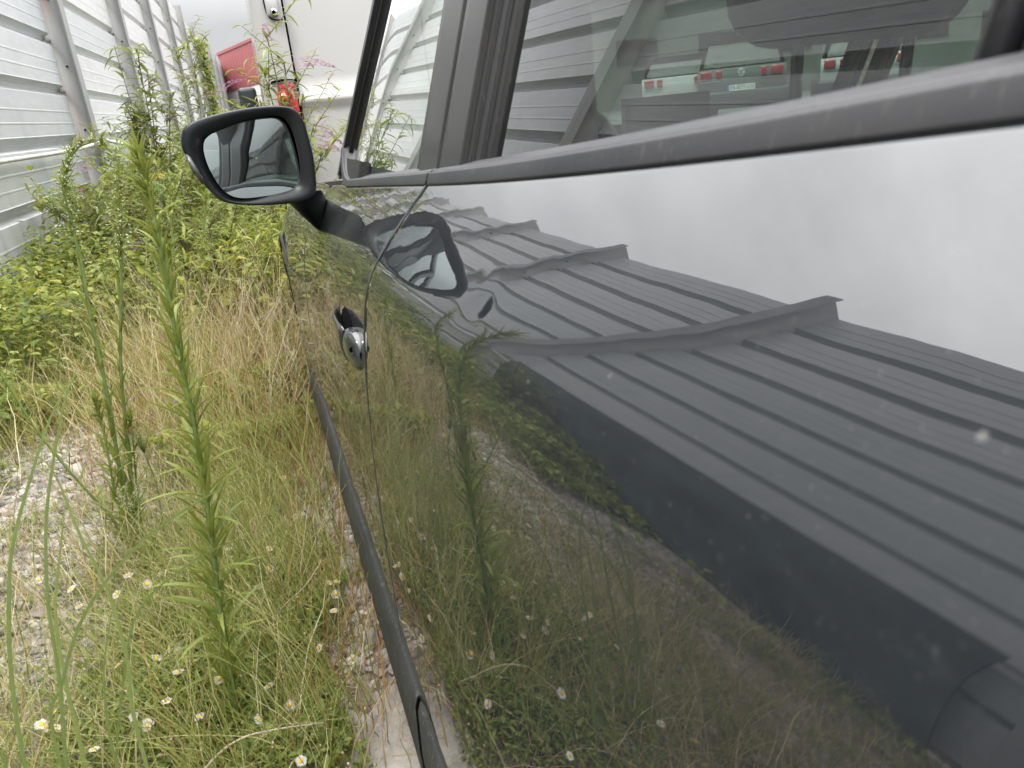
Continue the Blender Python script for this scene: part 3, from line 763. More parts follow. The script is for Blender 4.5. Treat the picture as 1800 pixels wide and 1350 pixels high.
# ---- cabin
def cushion(name, c, s, R=None, bev=.04, mat=M['seat']):
    o = mm(name, box(c, s, R), mat); bevel(o, bev, 4); return o
def rx(a): a = math.radians(a); return np.array([[1, 0, 0], [0, math.cos(a), -math.sin(a)], [0, math.sin(a), math.cos(a)]])
for x in (.52, 1.28):
    st = cushion('seat', (x, 1.00, .50), (.48, .50, .14)); 
    for nm, c, s, R in (('backrest', (x, .70, .72), (.46, .12, .50), rx(18)), ('headrest', (x - .002, .60, 1.125), (.24, .09, .20), rx(12))):
        o = mk(nm, *box(c, s, R), M['seat'], st); bevel(o, .045, 4)
    for q in (-.06, .06): mk('headrest_post', *tube([(x + q, .61, .94), (x + q, .60, 1.16)], .006, 6), M['chrome'], st)
cushion('rear_seat', (.90, -.12, .52), (1.30, .50, .16)); cushion('rear_seat_back', (.90, -.42, .76), (1.30, .14, .50), rx(16)); cushion('pillar_inner_trim', (.30, .85, 1.1), (.11, .12, .62), None, .03, M['dash']); cushion('pillar_inner_trim', (1.54, .85, 1.1), (.11, .12, .62), None, .03, M['dash'])
for x in (.50, .90, 1.30): cushion('rear_headrest', (x, -.52, 1.14), (.24, .08, .14), rx(10), .035)
db = cushion('dashboard', (.90, 1.86, .80), (1.42, .42, .18), None, .06, M['dash'])
mk('instrument_hood', *box((.52, 1.72, .91), (.34, .16, .08)), M['dash'], db); bevel(db.children[-1], .03, 3)
mk('air_vent', *tube([(.27, 1.65, .84), (.27, 1.67, .84)], .04, 18), M['rim'], db)
mk('screen', *box((.90, 1.66, .93), (.22, .02, .13)), M['black_print'], db, smooth=False)
sw = mm('steering_wheel', tube([(.52 + .18 * math.cos(a), 1.48 + .06 * math.sin(a), .86 + .17 * math.sin(a)) for a in np.linspace(0, 2 * PI, 33)], .014, 8), M['dash'])
mk('wheel_spoke', *join([tube([(.35, 1.48, .86), (.69, 1.48, .86)], .016, 6), tube([(.52, 1.48, .86), (.52, 1.42, .70)], .016, 6), tube([(.52, 1.47, .86), (.52, 1.50, .86)], .06, 12), tube([(.52, 1.50, .86), (.52, 1.75, .82)], .03, 8)]), M['dash'], sw)
mm('rear_view_mirror', box((.92, 1.50, 1.30), (.22, .03, .06)), M['dash'])
for s in (0, 1):
    P = np.array([[(.20, y, .30), (.20, y, .93), (.23, y, .945)] for y in (-.9, 1.75)]);  P = mir(P) if s else P; gm('door_card', P, M['dash'])
# ------------------------------------------------------------------ cars seen through the windows
def far_car(loc, ang, label, mat, plate=None, h=1.62, emblem=False):
    t = thing('parked_car', label, 'car', (loc[0], loc[1], .30), 'cars parked across the yard', rot=(0, 0, -ang))
    W = .92
    prof = [(0.02, .28, .80), (-.03, .45, .88), (-.04, .62, .90), (.0, .80, .91), (.04, 1.0, .90), (.10, 1.03, .88)]
    rows = []
    for y, s, dz in ((.0, .97, 0), (.25, 1.0, 0), (1.2, 1.0, 0), (3.4, 1.0, -.02), (4.2, .96, -.10), (4.5, .84, -.22)):
        rows.append([(sx * W * wf * s, y + (py if y == 0 else 0), z + (dz if z > .8 else 0)) for sx, seq in ((-1, prof), (1, prof[::-1])) for py, z, wf in seq])
    o = gridmesh('body', np.array(rows), mat, t); 
    mk('tailgate', *join([([(x * W, py, z) for x in (-.9, .9) for py, z, wf in prof], [(i, i + 1, i + 7, i + 6) for i in range(5)])]), mat, t)
    cab = np.array([[(sx * W * wf, y, z) for sx, seq in ((-1, c), (1, c[::-1])) for wf, z, y in seq] for c in (
        [(.88, 1.0, .08), (.80, 1.30, .22), (.72, h - .10, .36), (.64, h, .50)], [(.90, 1.0, 1.2), (.84, 1.30, 1.2), (.76, h - .06, 1.2), (.66, h + .02, 1.2)],
        [(.90, .98, 2.6), (.84, 1.28, 2.45), (.76, h - .10, 2.25), (.66, h - .03, 2.1)], [(.88, .96, 3.5), (.82, .98, 3.4), (.74, .99, 3.3), (.66, 1.0, 3.2)])])
    gridmesh('cabin', cab, mat, t)
    mk('rear_window', [(-.72, .125, 1.06), (.72, .125, 1.06), (.62, .32, h - .16), (-.62, .32, h - .16)], [(0, 1, 2, 3)], M['glass_rear'], t)
    b = mk('rear_bumper', *box((0, -.03, .48), (1.80, .16, .26)), M['van_dark'], t); bevel(b, .04)
    for s in (-1, 1):
        for xo, w in ((.66, .22), (.42, .12)):
            l = mk('tail_light', *box((s * xo, -.02, .92), (w, .10, .16)), M['lamp_red'], t); bevel(l, .02)
        mk('chrome_strip', *box((s * .58, -.05, .80), (.40, .02, .018)), M['chrome'], t, smooth=False)
        for y in (.75, 3.55): mk('wheel', *tube([(s * .82 - .1, y, .32), (s * .82 + .1, y, .32)], .33, 18), M['tyre'], t)
    if emblem:
        mk('emblem', *join([tube([(.065 * math.cos(a), -.055, .93 + .065 * math.sin(a)) for a in np.linspace(0, 2 * PI, 21)], .008, 5),
            tube([(-.025, -.055, .985), (0, -.055, .938), (.025, -.055, .985)], .006, 5),
            tube([(-.052, -.055, .955), (-.025, -.055, .872), (0, -.055, .925), (.025, -.055, .872), (.052, -.055, .955)], .006, 5)]), M['chrome'], t)
    if plate:
        p = mk('number_plate', *box((0, -.115, .66), (.52, .012, .11)), M['plate'], t, smooth=False)
        mk('plate_band', *box((-.24, -.1225, .66), (.04, .004, .11)), M['plate_blue'], p, smooth=False)
        fc = bpy.data.curves.new('plate_lettering', 'FONT'); fc.body = plate; fc.size = .105; fc.align_x = 'CENTER'; fc.align_y = 'CENTER'; fc.extrude = .001
        fo = bpy.data.objects.new('plate_lettering', fc); COL.objects.link(fo); fo.parent = p; fo.location = (.02, -.1235, .66); fo.rotation_euler = (PI / 2, 0, 0)
        bpy.context.view_layer.update(); me_ = bpy.data.meshes.new_from_object(fo); me_.materials.append(M['black_print'])
        lo_ = bpy.data.objects.new('lettering', me_); COL.objects.link(lo_); lo_.parent = p; lo_.location = fo.location; lo_.rotation_euler = fo.rotation_euler; bpy.data.objects.remove(fo)
    return t
M['car_white'] = simple('white_car_paint', (.30, .30, .30), .2, 0, .05, 3)
M['car_silver'] = simple('silver_car_paint', (.25, .26, .27), .2, .3, .05, 3)
def at(dx, dy, r): n_ = math.hypot(dx, dy); return (dx / n_ * r, dy / n_ * r)
far_car(at(.553, .833, 16.2), math.atan2(.553, .833) , 'black estate car parked across the yard with a round chrome emblem on its tailgate', M['paint_far'], 'FS-877-LN', 1.62, True)
far_car(at(.49, .872, 19), math.atan2(.5, .86), 'white car parked left of the black estate car across the yard', M['car_white'], None, 1.5)
far_car(at(.66, .75, 17.5), math.atan2(.6, .8), 'silver car parked to the right of the black estate car across the yard', M['car_silver'], None, 1.5)
bh = thing('depot_building', 'grey low depot building far across the yard', 'building', (30, 45, 0))
M['dim_wall'] = simple('dull_depot_wall', (.10, .11, .10), .8, 0, .3, .3)
mk('wall', *box((0, 0, 3), (46, 10, 6)), M['dim_wall'], bh, smooth=False); mk('roof_edge', *box((0, -.2, 6.1), (46.6, 10.2, .3)), M['car_silver'], bh, smooth=False)
for i in range(9): mk('window', *box((-20 + i * 5, -5.03, 3.2), (2.4, .08, 1.3)), M['gap'], bh, smooth=False)

# ------------------------------------------------------------------ plants: building blocks
M['leaf_weed'] = leaf_mat('horseweed_leaf', [(.17, .23, .045), (.24, .30, .06), (.33, .37, .09)], .5)
M['stem_green'] = simple('green_stem', (.16, .22, .065), .6, 0, .25, 30)
M['leaf_budd'] = leaf_mat('butterfly_bush_leaf', [(.14, .19, .055), (.19, .25, .075), (.24, .30, .09), (.34, .36, .09)], .6)
M['leaf_bramble'] = leaf_mat('bramble_leaf', [(.10, .16, .03), (.18, .25, .05), (.27, .33, .07), (.42, .43, .09)], .5)
M['leaf_yellow'] = leaf_mat('yellowing_leaf', [(.16, .22, .035), (.26, .29, .04), (.36, .34, .04)], .5)
M['leaf_low'] = leaf_mat('low_weed_leaf', [(.08, .13, .03), (.15, .21, .045), (.22, .28, .06), (.33, .35, .09)], .5)
M['dry'] = leaf_mat('dry_grass_blade', [(.50, .38, .18), (.68, .58, .34), (.80, .72, .48), (.42, .26, .11), (.62, .49, .25)], .7, .25)
M['grass'] = leaf_mat('green_grass_blade', [(.14, .19, .04), (.26, .32, .07), (.42, .44, .13), (.66, .60, .30)], .5)
M['blade'] = leaf_mat('broad_grass_blade', [(.17, .25, .09), (.21, .30, .11), (.30, .37, .13)], .5, .45)
M['twig'] = simple('dry_twig', (.42, .35, .24), .8, 0, .3, 40)
M['wood'] = simple('woody_stem', (.16, .13, .08), .8, 0, .3, 40)
M['pink'] = leaf_mat('pink_floret', [(.42, .18, .42), (.55, .28, .52), (.62, .38, .60)], .6, .3)
M['brown_seed'] = leaf_mat('brown_seed_head', [(.22, .14, .06), (.34, .22, .10)], .8, .1)
M['petal'] = leaf_mat('white_petal', [(.78, .78, .76), (.85, .84, .84), (.82, .76, .78)], .5, .3)
M['yolk'] = simple('yellow_disc', (.75, .48, .03), .7, 0, .2, 300)
M['bud'] = leaf_mat('pale_bud', [(.50, .56, .30), (.62, .64, .42)], .6, .2)

def leafgeo(L, W, droop=.25, fold=.15, n=5, tip=.55):
    """lance-shaped leaf along +Y, centre line plus two edges"""
    V = [(0, 0, 0)]; F = []
    for i in range(1, n):
        t = i / n; w = W / 2 * (math.sin(PI * t ** tip)) ** .8; y = L * t * (1 - .12 * droop * t); z = L * (.10 * t - droop * t * t)
        V += [(-w, y, z + w * fold * 2), (0, y, z), (w, y, z + w * fold * 2)]
    V.append((0, L * (1 - .15 * droop), L * (.1 - droop)))
    F += [(0, 2, 1), (0, 3, 2)]
    for i in range(n - 2):
        a = 1 + 3 * i; F += [(a, a + 1, a + 4, a + 3), (a + 1, a + 2, a + 5, a + 4)]
    a = 1 + 3 * (n - 2); e = len(V) - 1; F += [(a, a + 1, e), (a + 1, a + 2, e)]
    return np.array(V, float), F
def trif(F):
    out = []
    for f in F:
        for i in range(1, len(f) - 1): out.append((f[0], f[i], f[i + 1]))
    return np.array(out)
def frames(az, pitch, roll=None):
    """rotation matrices turning +Y to azimuth az (0 = +X) and raising it by pitch"""
    az = np.asarray(az, float); pitch = np.asarray(pitch, float); cy = np.stack([np.cos(az) * np.cos(pitch), np.sin(az) * np.cos(pitch), np.sin(pitch)], -1)
    sx = np.stack([np.sin(az), -np.cos(az), 0 * az], -1); up = np.cross(sx, cy)
    if roll is not None:
        r = np.asarray(roll)[:, None]; sx, up = sx * np.cos(r) + up * np.sin(r), up * np.cos(r) - sx * np.sin(r)
    return np.stack([sx, cy, up], -1)
def scatter(name, geo, pos, Rm, sc, mat, parent=None):
    """merge many copies of a small shape into one mesh"""
    V0, F0 = geo; F0 = trif(F0); n_ = len(pos); sc = np.broadcast_to(np.asarray(sc, float), (n_,))
    V = np.einsum('nij,vj->nvi', Rm, V0) * sc[:, None, None] + np.asarray(pos)[:, None, :]
    F = (F0[None] + (np.arange(n_) * len(V0))[:, None, None]).reshape(-1, 3)
    return mk(name, V.reshape(-1, 3), F, mat, parent)
def scatter_multi(name, geos, pos, Rm, sc, mat, parent=None):
    Vs = []; Fs = []; o_ = 0; idx = rng.integers(0, len(geos), len(pos)); sc = np.broadcast_to(np.asarray(sc, float), (len(pos),))
    for k, (V0, F0) in enumerate(geos):
        q = np.nonzero(idx == k)[0]
        if not len(q): continue
        T = trif(F0); V = np.einsum('nij,vj->nvi', Rm[q], V0) * sc[q][:, None, None] + np.asarray(pos)[q][:, None, :]
        Vs.append(V.reshape(-1, 3)); Fs.append((T[None] + (np.arange(len(q)) * len(V0))[:, None, None]).reshape(-1, 3) + o_); o_ += len(q) * len(V0)
    return mk(name, np.concatenate(Vs), np.concatenate(Fs), mat, parent)
def blades(name, base, L, W, az, lean, bend, mat, parent=None, nseg=5):
    """many grass blades as tapering ribbons, one mesh"""
    n_ = len(base); t = np.linspace(0, 1, nseg + 1); L = np.broadcast_to(L, (n_,)); W = np.broadcast_to(W, (n_,))
    ang = lean[:, None] + bend[:, None] * t[None] ** 1.3                       # angle from vertical along the blade
    ds = L[:, None] / nseg; hx = np.cumsum(np.sin(ang) * ds, 1) - np.sin(ang) * ds; hz = np.cumsum(np.cos(ang) * ds, 1) - np.cos(ang) * ds
    wob = rng.normal(0, .02, (n_, nseg + 1)).cumsum(1) * L[:, None]
    dx, dy = np.cos(az)[:, None], np.sin(az)[:, None]
    C_ = np.stack([base[:, 0:1] + hx * dx - wob * dy, base[:, 1:2] + hx * dy + wob * dx, base[:, 2:3] + hz], -1)
    fa = rng.uniform(0, PI, n_); w = (W[:, None] * (1 - t[None] ** 1.8) + .0002) / 2
    side = np.stack([np.cos(fa)[:, None] + 0 * w, np.sin(fa)[:, None] + 0 * w, 0 * w], -1) * w[..., None]
    V = np.stack([C_ - side, C_ + side], 2).reshape(n_, -1, 3)
    f = []
    for i in range(nseg): f += [(2 * i, 2 * i + 1, 2 * i + 3, 2 * i + 2)]
    F = (np.array(f)[None] + (np.arange(n_) * 2 * (nseg + 1))[:, None, None]).reshape(-1, 4)
    return mk(name, V.reshape(-1, 3), F, mat, parent)
def m44(R, p, s=1.0):
    return Matrix([[R[0][0] * s, R[0][1] * s, R[0][2] * s, p[0]], [R[1][0] * s, R[1][1] * s, R[1][2] * s, p[1]], [R[2][0] * s, R[2][1] * s, R[2][2] * s, p[2]], [0, 0, 0, 1]])
def leafmeshes(nm, geos, mat):
    out = []
    for V, F in geos:
        o = mk(nm, V, F, mat); out.append(o.data); bpy.data.objects.remove(o)
    return out
def mask_uniform(n_, x0, x1, y0, y1, dens):
    out = []
    while sum(map(len, out)) < n_:
        p = np.stack([rng.uniform(x0, x1, n_), rng.uniform(y0, y1, n_)], -1); out.append(p[rng.uniform(0, 1, n_) < dens(p[:, 0], p[:, 1])])
    return np.concatenate(out)[:n_]
def vnoise(x, y, s, seed=0):
    return .5 + .25 * (np.sin(x * s * 1.7 + seed) * np.cos(y * s * 1.3 - seed * 2) + np.sin(x * s * .9 - y * s * 2.1 + seed * 3)) 

# ------------------------------------------------------------------ horseweeds
WL = [leafgeo(1, .10, d, .35, 6, .75) for d in (-.15, .1, .35, .6)]
WLM = leafmeshes('leaf', WL, M['leaf_weed'])
BUD = (np.array([(0, 0, 0), (.35, 0, .5), (-.2, .3, .5), (-.2, -.3, .5), (0, 0, 1)], float), [(0, 1, 2), (0, 2, 3), (0, 3, 1), (4, 2, 1), (4, 3, 2), (4, 1, 3)])
def horseweed(label, pts, leafL=.08, step=.0105, r=.0042, top='tuft', objs=True, t0=.03, pitch0=.75, shrink=.5):
    P = smooth_path(pts, 60); base = P[0].copy(); t = thing('horseweed', label, 'weed', tuple(base), 'tall horseweeds by the car'); Q = P - base
    seg = np.r_[0, np.cumsum(np.linalg.norm(np.diff(Q, axis=0), axis=1))]; Lt = seg[-1]
    mk('stem', *tube(Q, np.linspace(r, r * .35, len(Q)), 7), M['stem_green'], t)
    s = np.arange(t0 * Lt, Lt, step * Lt / .95 if False else step); k = len(s)
    pos = np.stack([np.interp(s, seg, Q[:, i]) for i in range(3)], -1); u = s / Lt
    az = np.arange(k) * 2.399 + rng.normal(0, .25, k); pit = pitch0 + .35 * u + rng.normal(0, .14, k)
    L = leafL * (1 - shrink * u ** 1.6) * rng.uniform(.75, 1.2, k) * np.minimum(1, .45 + u * 5)
    R = frames(az, pit)
    if objs:
        for i in range(k): inst('leaf', WLM[rng.integers(0, 4)], t, m44(R[i], pos[i], L[i]))
    else: stuff(scatter_multi('foliage', WL, pos, R, L, M['leaf_weed'], t))
    if top:
        n_ = 70 if top == 'tuft' else 130
        q = rng.uniform(.0, 1, n_) ** 1.0; c = np.stack([np.interp(Lt - .0 - q * (.06 if top == 'tuft' else .26), seg, Q[:, i]) for i in range(3)], -1)
        if top == 'tuft':
            stuff(scatter_multi('tip_leaves', WL, c, frames(rng.uniform(0, 6.28, n_), rng.uniform(.7, 1.35, n_)), rng.uniform(.018, .045, n_), M['leaf_weed'], t))
        else:
            a = rng.uniform(0, 6.28, n_); rad = (.008 + .035 * q) * rng.uniform(.2, 1, n_); c2 = c + np.stack([np.cos(a) * rad, np.sin(a) * rad, rad * .6], -1)
            stuff(scatter('flower_buds', BUD, c2, frames(a, rng.uniform(.3, 1.3, n_)), rng.uniform(.006, .011, n_), M['bud'], t))
            stuff(scatter_multi('bract_leaves', WL, c, frames(a, rng.uniform(.3, 1.0, n_)), rng.uniform(.02, .05, n_), M['leaf_weed'], t))
    return t
horseweed('tallest leafy horseweed close by, standing in the daisies beside the sill', [(-0.254,1.154,0.000),(-0.239,1.154,0.136),(-0.227,1.154,0.275),(-0.212,1.154,0.392),(-0.202,1.154,0.484),(-0.192,1.154,0.600),(-0.188,1.154,0.692),(-0.183,1.154,0.761),(-0.177,1.154,0.828),(-0.173,1.154,0.892),(-0.171,1.154,0.939),(-0.171,1.154,0.988)], .10, .0050, .0056)
horseweed('thin upright horseweed with pale green flower buds at its tip', [(-0.543,1.965,-0.001),(-0.511,1.965,0.181),(-0.488,1.965,0.323),(-0.458,1.965,0.487),(-0.422,1.965,0.628),(-0.386,1.965,0.762),(-0.354,1.965,0.891),(-0.341,1.965,0.953),(-0.333,1.965,1.000)], .10, .016, .0055, 'buds', shrink=.75, pitch0=1.0)
horseweed('horseweed with a drooping hooked tip in front of the fence post', [(-0.542,1.940,0.0),(-0.526,1.940,0.197),(-0.506,1.940,0.368),(-0.491,1.940,0.516),(-0.483,1.940,0.630),(-0.468,1.940,0.764),(-0.464,1.940,0.842),(-0.454,1.940,0.930),(-0.436,1.940,0.978),(-0.410,1.940,1.009),(-0.371,1.940,1.023)], .10, .015, .0055, 'buds', shrink=.7, pitch0=1.0)
horseweed('short horseweed shoot with a bright yellow-green tip', [(-0.537,1.900,0.0),(-0.539,1.900,0.171),(-0.526,1.900,0.296),(-0.518,1.900,0.386),(-0.517,1.900,0.438)], .09, .010, .004)
horseweed('horseweed leaning far over towards the fence', [(-0.547,1.920,0.0),(-0.566,1.920,0.109),(-0.597,1.920,0.192),(-0.631,1.920,0.281),(-0.667,1.920,0.397),(-0.697,1.920,0.541),(-0.719,1.920,0.622)], .08, .02, .0045)
horseweed('small horseweed shoot leaning right at the foot of the thin upright ones', [(-.53, 1.99, 0), (-.515, 1.99, .12), (-.49, 1.98, .25), (-.47, 1.98, .36)], .08, .012, .004)
horseweed('slim horseweed among the bushes, under the wing mirror', [(-0.497,3.600,0.0),(-0.432,3.600,0.339),(-0.373,3.600,0.565),(-0.323,3.600,0.709),(-0.307,3.600,0.769)], .09, .012, .005, objs=False)
horseweed('slim horseweed among the bushes, nearer the fence', [(-0.597,3.900,0.0),(-0.543,3.900,0.438),(-0.518,3.900,0.626),(-0.498,3.900,0.731)], .09, .013, .005, objs=False)
horseweed('broad leafy horseweed in the dry grass beyond the daisies', [(-.42, 2.55, 0), (-.41, 2.55, .3), (-.38, 2.55, .55), (-.36, 2.55, .70)], .10, .010, .005, objs=False)

# ------------------------------------------------------------------ butterfly bushes
BL = [leafgeo(1, .22, d, .25, 5, .7) for d in (.1, .35, .6, .9)]
BLM = leafmeshes('leaf', BL, M['leaf_budd'])
FL = (np.array([(0, 0, 0), (.5, .15, .35), (.15, .5, .35), (-.5, .15, .35), (-.15, .5, .35), (-.15, -.5, .35), (-.5, -.15, .35), (.15, -.5, .35), (.5, -.15, .35)], float), [(0, 1, 2), (0, 4, 3), (0, 6, 5), (0, 7, 8)])
def panicle(base, dirv, L, w, mat, parent, n_=150, name='flower_spike'):
    dirv = np.array(dirv, float); dirv /= np.linalg.norm(dirv); u = rng.uniform(0, 1, n_); a = rng.uniform(0, 6.28, n_)
    x = np.cross(dirv, [0, .3, 1.0]); x /= np.linalg.norm(x); y = np.cross(dirv, x); rad = w * (1 - u ** 1.5) ** .7 * rng.uniform(.7, 1.05, n_)
    sag = -.30 * L * u ** 2
    p = np.array(base) + dirv * (u * L)[:, None] + (x * np.cos(a)[:, None] + y * np.sin(a)[:, None]) * rad[:, None] + np.stack([0 * u, 0 * u, sag], -1)
    o = scatter(name, FL, p, frames(a, rng.uniform(-.5, 1.2, n_)), rng.uniform(.007, .012, n_), mat, parent)
    return o
def bush(label, base, stems, nleaf=150, h=1.5, spread=.5, leafL=.11, node=.055, flowers=(), seeds=2, yellow=0.0, lean=(0, 0), mat='leaf_budd', tips=()):
    base = np.array(base, float); t = thing('butterfly_bush', label, 'bush', tuple(base), 'butterfly bushes along the fence')
    LP = []; LR = []; LS = []; stemgeo = []; sp = []
    for k in range(stems):
        a = rng.uniform(0, 6.28); hh = h * rng.uniform(.55, 1.0); sr = spread * rng.uniform(.3, 1.1)
        if k < len(tips): tip = np.array(tips[k]) - base
        else: tip = np.array([math.cos(a) * sr + lean[0], math.sin(a) * sr + lean[1], hh])
        mid = tip * [.42, .42, .62] + rng.normal(0, .03, 3); st = np.array([rng.normal(0, .08), rng.normal(0, .08), 0])
        end = tip + np.array([tip[0] - mid[0], tip[1] - mid[1], 0]) * .12 + [0, 0, -.02]
        P = smooth_path([st, (st + mid) * .5 + [0, 0, .02], mid, tip, end], 24)
        sp.append(P); stemgeo.append(tube(P, np.linspace(.006, .0018, 24), 5))
        seg = np.r_[0, np.cumsum(np.linalg.norm(np.diff(P, axis=0), axis=1))]
        shoots = [(P, seg, 1.0)]
        for q in range(5):
            i0 = rng.integers(8, 20); a2 = rng.uniform(0, 6.28); l2 = rng.uniform(.12, .30)
            P2 = P[i0] + np.linspace(0, 1, 8)[:, None] * np.array([math.cos(a2) * l2, math.sin(a2) * l2, l2 * rng.uniform(.5, 1.3)])
            stemgeo.append(tube(P2, np.linspace(.003, .0012, 8), 4)); shoots.append((P2, np.r_[0, np.cumsum(np.linalg.norm(np.diff(P2, axis=0), axis=1))], .75))
        for PP, sg, f in shoots:
            s = np.arange(.10 if f == 1.0 else .02, sg[-1] + .01, node * (1 if f == 1 else .7)); pos = np.stack([np.interp(s, sg, PP[:, i]) for i in range(3)], -1)
            a0 = rng.uniform(0, 6.28) + np.arange(len(s)) * (PI / 2)
            for o2 in (0, PI):
                LP.append(pos); LR.append(np.stack([a0 + o2 + rng.normal(0, .25, len(s)), rng.normal(.35, .3, len(s))], -1)); LS.append(leafL * f * rng.uniform(.5, 1.15, len(s)))
    LP = np.concatenate(LP); LR = np.concatenate(LR); LS = np.concatenate(LS)
    near = np.argsort(-(LP[:, 2] - .25 * (LP[:, 1]) + rng.normal(0, .15, len(LP)))); R = frames(LR[:, 0], LR[:, 1])
    top = near[:nleaf]; rest = near[nleaf:]
    for i in top: inst('leaf', BLM[rng.integers(0, 4)] if mat == 'leaf_budd' else YLM[rng.integers(0, 4)], t, m44(R[i], LP[i], LS[i]))
    stuff(scatter_multi('foliage', BL, LP[rest], R[rest], LS[rest], M[mat], t))
    v, f = join(stemgeo); stuff(mk('stems', v, f, M['wood'] if mat == 'leaf_budd' else M['stem_green'], t))
    for fp, fd, L in flowers: panicle(np.array(fp) - base, fd, L, .026, M['pink'], t, int(150 * L / .15))
    for q in range(seeds):
        P = sp[rng.integers(0, len(sp))]; panicle(P[-1], P[-1] - P[-6], rng.uniform(.10, .18), .016, M['brown_seed'], t, 90, 'seed_head')
    return t
YLM = leafmeshes('leaf', BL, M['leaf_yellow'])
bush('tall butterfly bush against the second fence post with bare arching tips', (-.98, 7.0, 0), 9, 170, 1.15, .28, .14, flowers=[((-.711,7.0,1.237), (.1, 0, -.6), .13), ((-.887,6.6,.842), (.2, 0, -.4), .10)], tips=[(-1.009, 7.0, 1.72), (-.86, 7.0, 1.66), (-.83, 7.05, 1.52), (-.70, 7.0, 1.35), (-1.02, 6.9, 1.30), (-.92, 6.8, 1.1)])
bush('butterfly bush rising beside the third fence post with mauve flowers', (-.62, 7.6, 0), 9, 170, 1.15, .32, .13, flowers=[((-.488,7.5,1.351), (.4, 0, .2), .14), ((-.60, 7.3, 1.0), (-.2, 0, -.3), .12)], tips=[(-.62, 7.6, 1.70), (-.50, 7.6, 1.60), (-.38, 7.6, 1.42)])
bush('butterfly bush spreading left at the fence with a small mauve flower', (-1.35, 6.4, 0), 9, 140, .95, .40, .12, flowers=[((-1.46,6.6,.912), (.3, 0, .0), .12), ((-1.45,6.4,.70), (.2, 0, .2), .12)])
bush('wide butterfly bush in the middle of the strip behind the horseweeds', (-.72, 5.3, 0), 12, 170, .85, .50, .11, flowers=[((-.887,5.5,.60), (.3, 0, .2), .10), ((-.86,5.45,.52), (.3, 0, .0), .10), ((-.83,4.5,.48), (.2, 0, .2), .08)], seeds=3)
bush('butterfly bush between the van and the wing mirror with long pink sprays', (.10, 4.75, 0), 11, 200, .90, .24, .11, node=.06,
     flowers=[((.10,4.6,1.47), (-.05, 0, 1), .12), ((.22,4.6,1.345), (.9, 0, .12), .22), ((.27,4.45,1.06), (.5, 0, -.5), .12), ((.26,4.4,.985), (.9, 0, -.3), .14), ((.24,4.3,.93), (.5, 0, -.1), .13), ((.153,4.5,1.25), (.5, 0, -.8), .12)],
     tips=[(.10, 4.6, 1.46), (.16, 4.6, 1.33), (.05, 4.65, 1.30), (.22, 4.5, 1.16), (.24, 4.4, 1.0), (.26, 4.35, .86), (.0, 4.6, 1.15), (-.08, 4.7, 1.10)])
bush('butterfly bush in the distance before the red warehouse with a mauve plume', (-.45, 9.0, 0), 10, 150, 1.15, .35, .12, flowers=[((-.36,9.0,1.50), (.8, 0, .45), .30), ((-.5, 9, 1.42), (.3, 0, .5), .15)], seeds=4)
bush('young butterfly bush with yellowing leaves close by the front wheel', (-.20, 3.95, 0), 11, 200, .62, .32, .095, mat='leaf_yellow', flowers=[((-.01,4.15,.575), (.4, 0, .1), .10), ((-.015,4.0,.44), (.5, 0, .1), .09)], seeds=2)
bush('low green bush at the middle of the strip in front of the wing mirror', (-.42, 4.5, 0), 12, 180, .78, .38, .10, seeds=3)
bush('far butterfly bush hugging the fence behind the others', (-1.3, 9.6, 0), 9, 80, 1.1, .35, .13, seeds=2)
bush('farthest green bush beneath the fence posts', (-.9, 12.0, 0), 12, 60, 1.25, .7, .15, seeds=3, flowers=[((-.6, 11.8, 1.6), (.4, 0, .2), .2)])
bush('dark leafy butterfly bush crowding the fence in front of the metal sheet', (-1.58, 3.70, 0), 12, 60, .85, .18, .11, seeds=1)
# ivy climbing one of the far posts
n_ = 900; P = np.stack([rng.normal(-1.68, .10, n_), rng.normal(30.7, .18, n_), rng.uniform(1.5, 4.4, n_)], -1)
iv = scatter_multi('climbing_ivy', [leafgeo(1, .8, .2, .1, 4, .6)], P, frames(rng.uniform(0, 6.28, n_), rng.uniform(-1, .6, n_)), rng.uniform(.10, .2, n_), M['leaf_bramble'])
stuff(iv, 'dark green creeper climbing a far fence post', 'creeper')

grav = lambda x, y: 1.25 * np.exp(-(((x + .80) / .28) ** 2 + ((y - 2.45) / .55) ** 2) * 1.2) + np.exp(-(((x + .02) / .13) ** 2 + ((y - 1.9) / .7) ** 2)) * .8 + np.exp(-(((x + .72) / .12) ** 2 + ((y - 1.75) / .3) ** 2)) * .5
# ------------------------------------------------------------------ brambles and leafy ground cover
BR = [leafgeo(1, .62, d, .2, 4, .62) for d in (.1, .3, .5)]
BN = [leafgeo(1, .34, d, .2, 4, .75) for d in (.1, .3, .5)]
def cover(name, label, n_, x0, x1, y0, y1, dens, hfun, size, mat, up=.35):
    p = mask_uniform(n_, x0, x1, y0, y1, dens); z = hfun(p[:, 0], p[:, 1]) * rng.uniform(.05, 1.0, n_) ** .55 + gz(p[:, 0], p[:, 1])
    o = scatter_multi(name, BN if size < .03 else BR, np.column_stack([p, z]), frames(rng.uniform(0, 6.28, n_), rng.normal(up, .35, n_)), rng.uniform(size * .5, size * 1.3, n_), mat)
    return stuff(o, label, 'ground cover')
cover('bramble_foliage', 'tangle of green brambles along the foot of the fence', 9000, -1.85, -.75, 2.7, 7.0, lambda x, y: np.clip((-.98 - x) * 4 + (y - 3.3) * .9, 0, 1) * (vnoise(x, y, 4) > .25),
      lambda x, y: .16 + .28 * np.clip((y - 2.6) / 2, 0, 1) * vnoise(x, y, 3, 1) + .18 * vnoise(x, y, 7, 2), .05, M['leaf_bramble'])
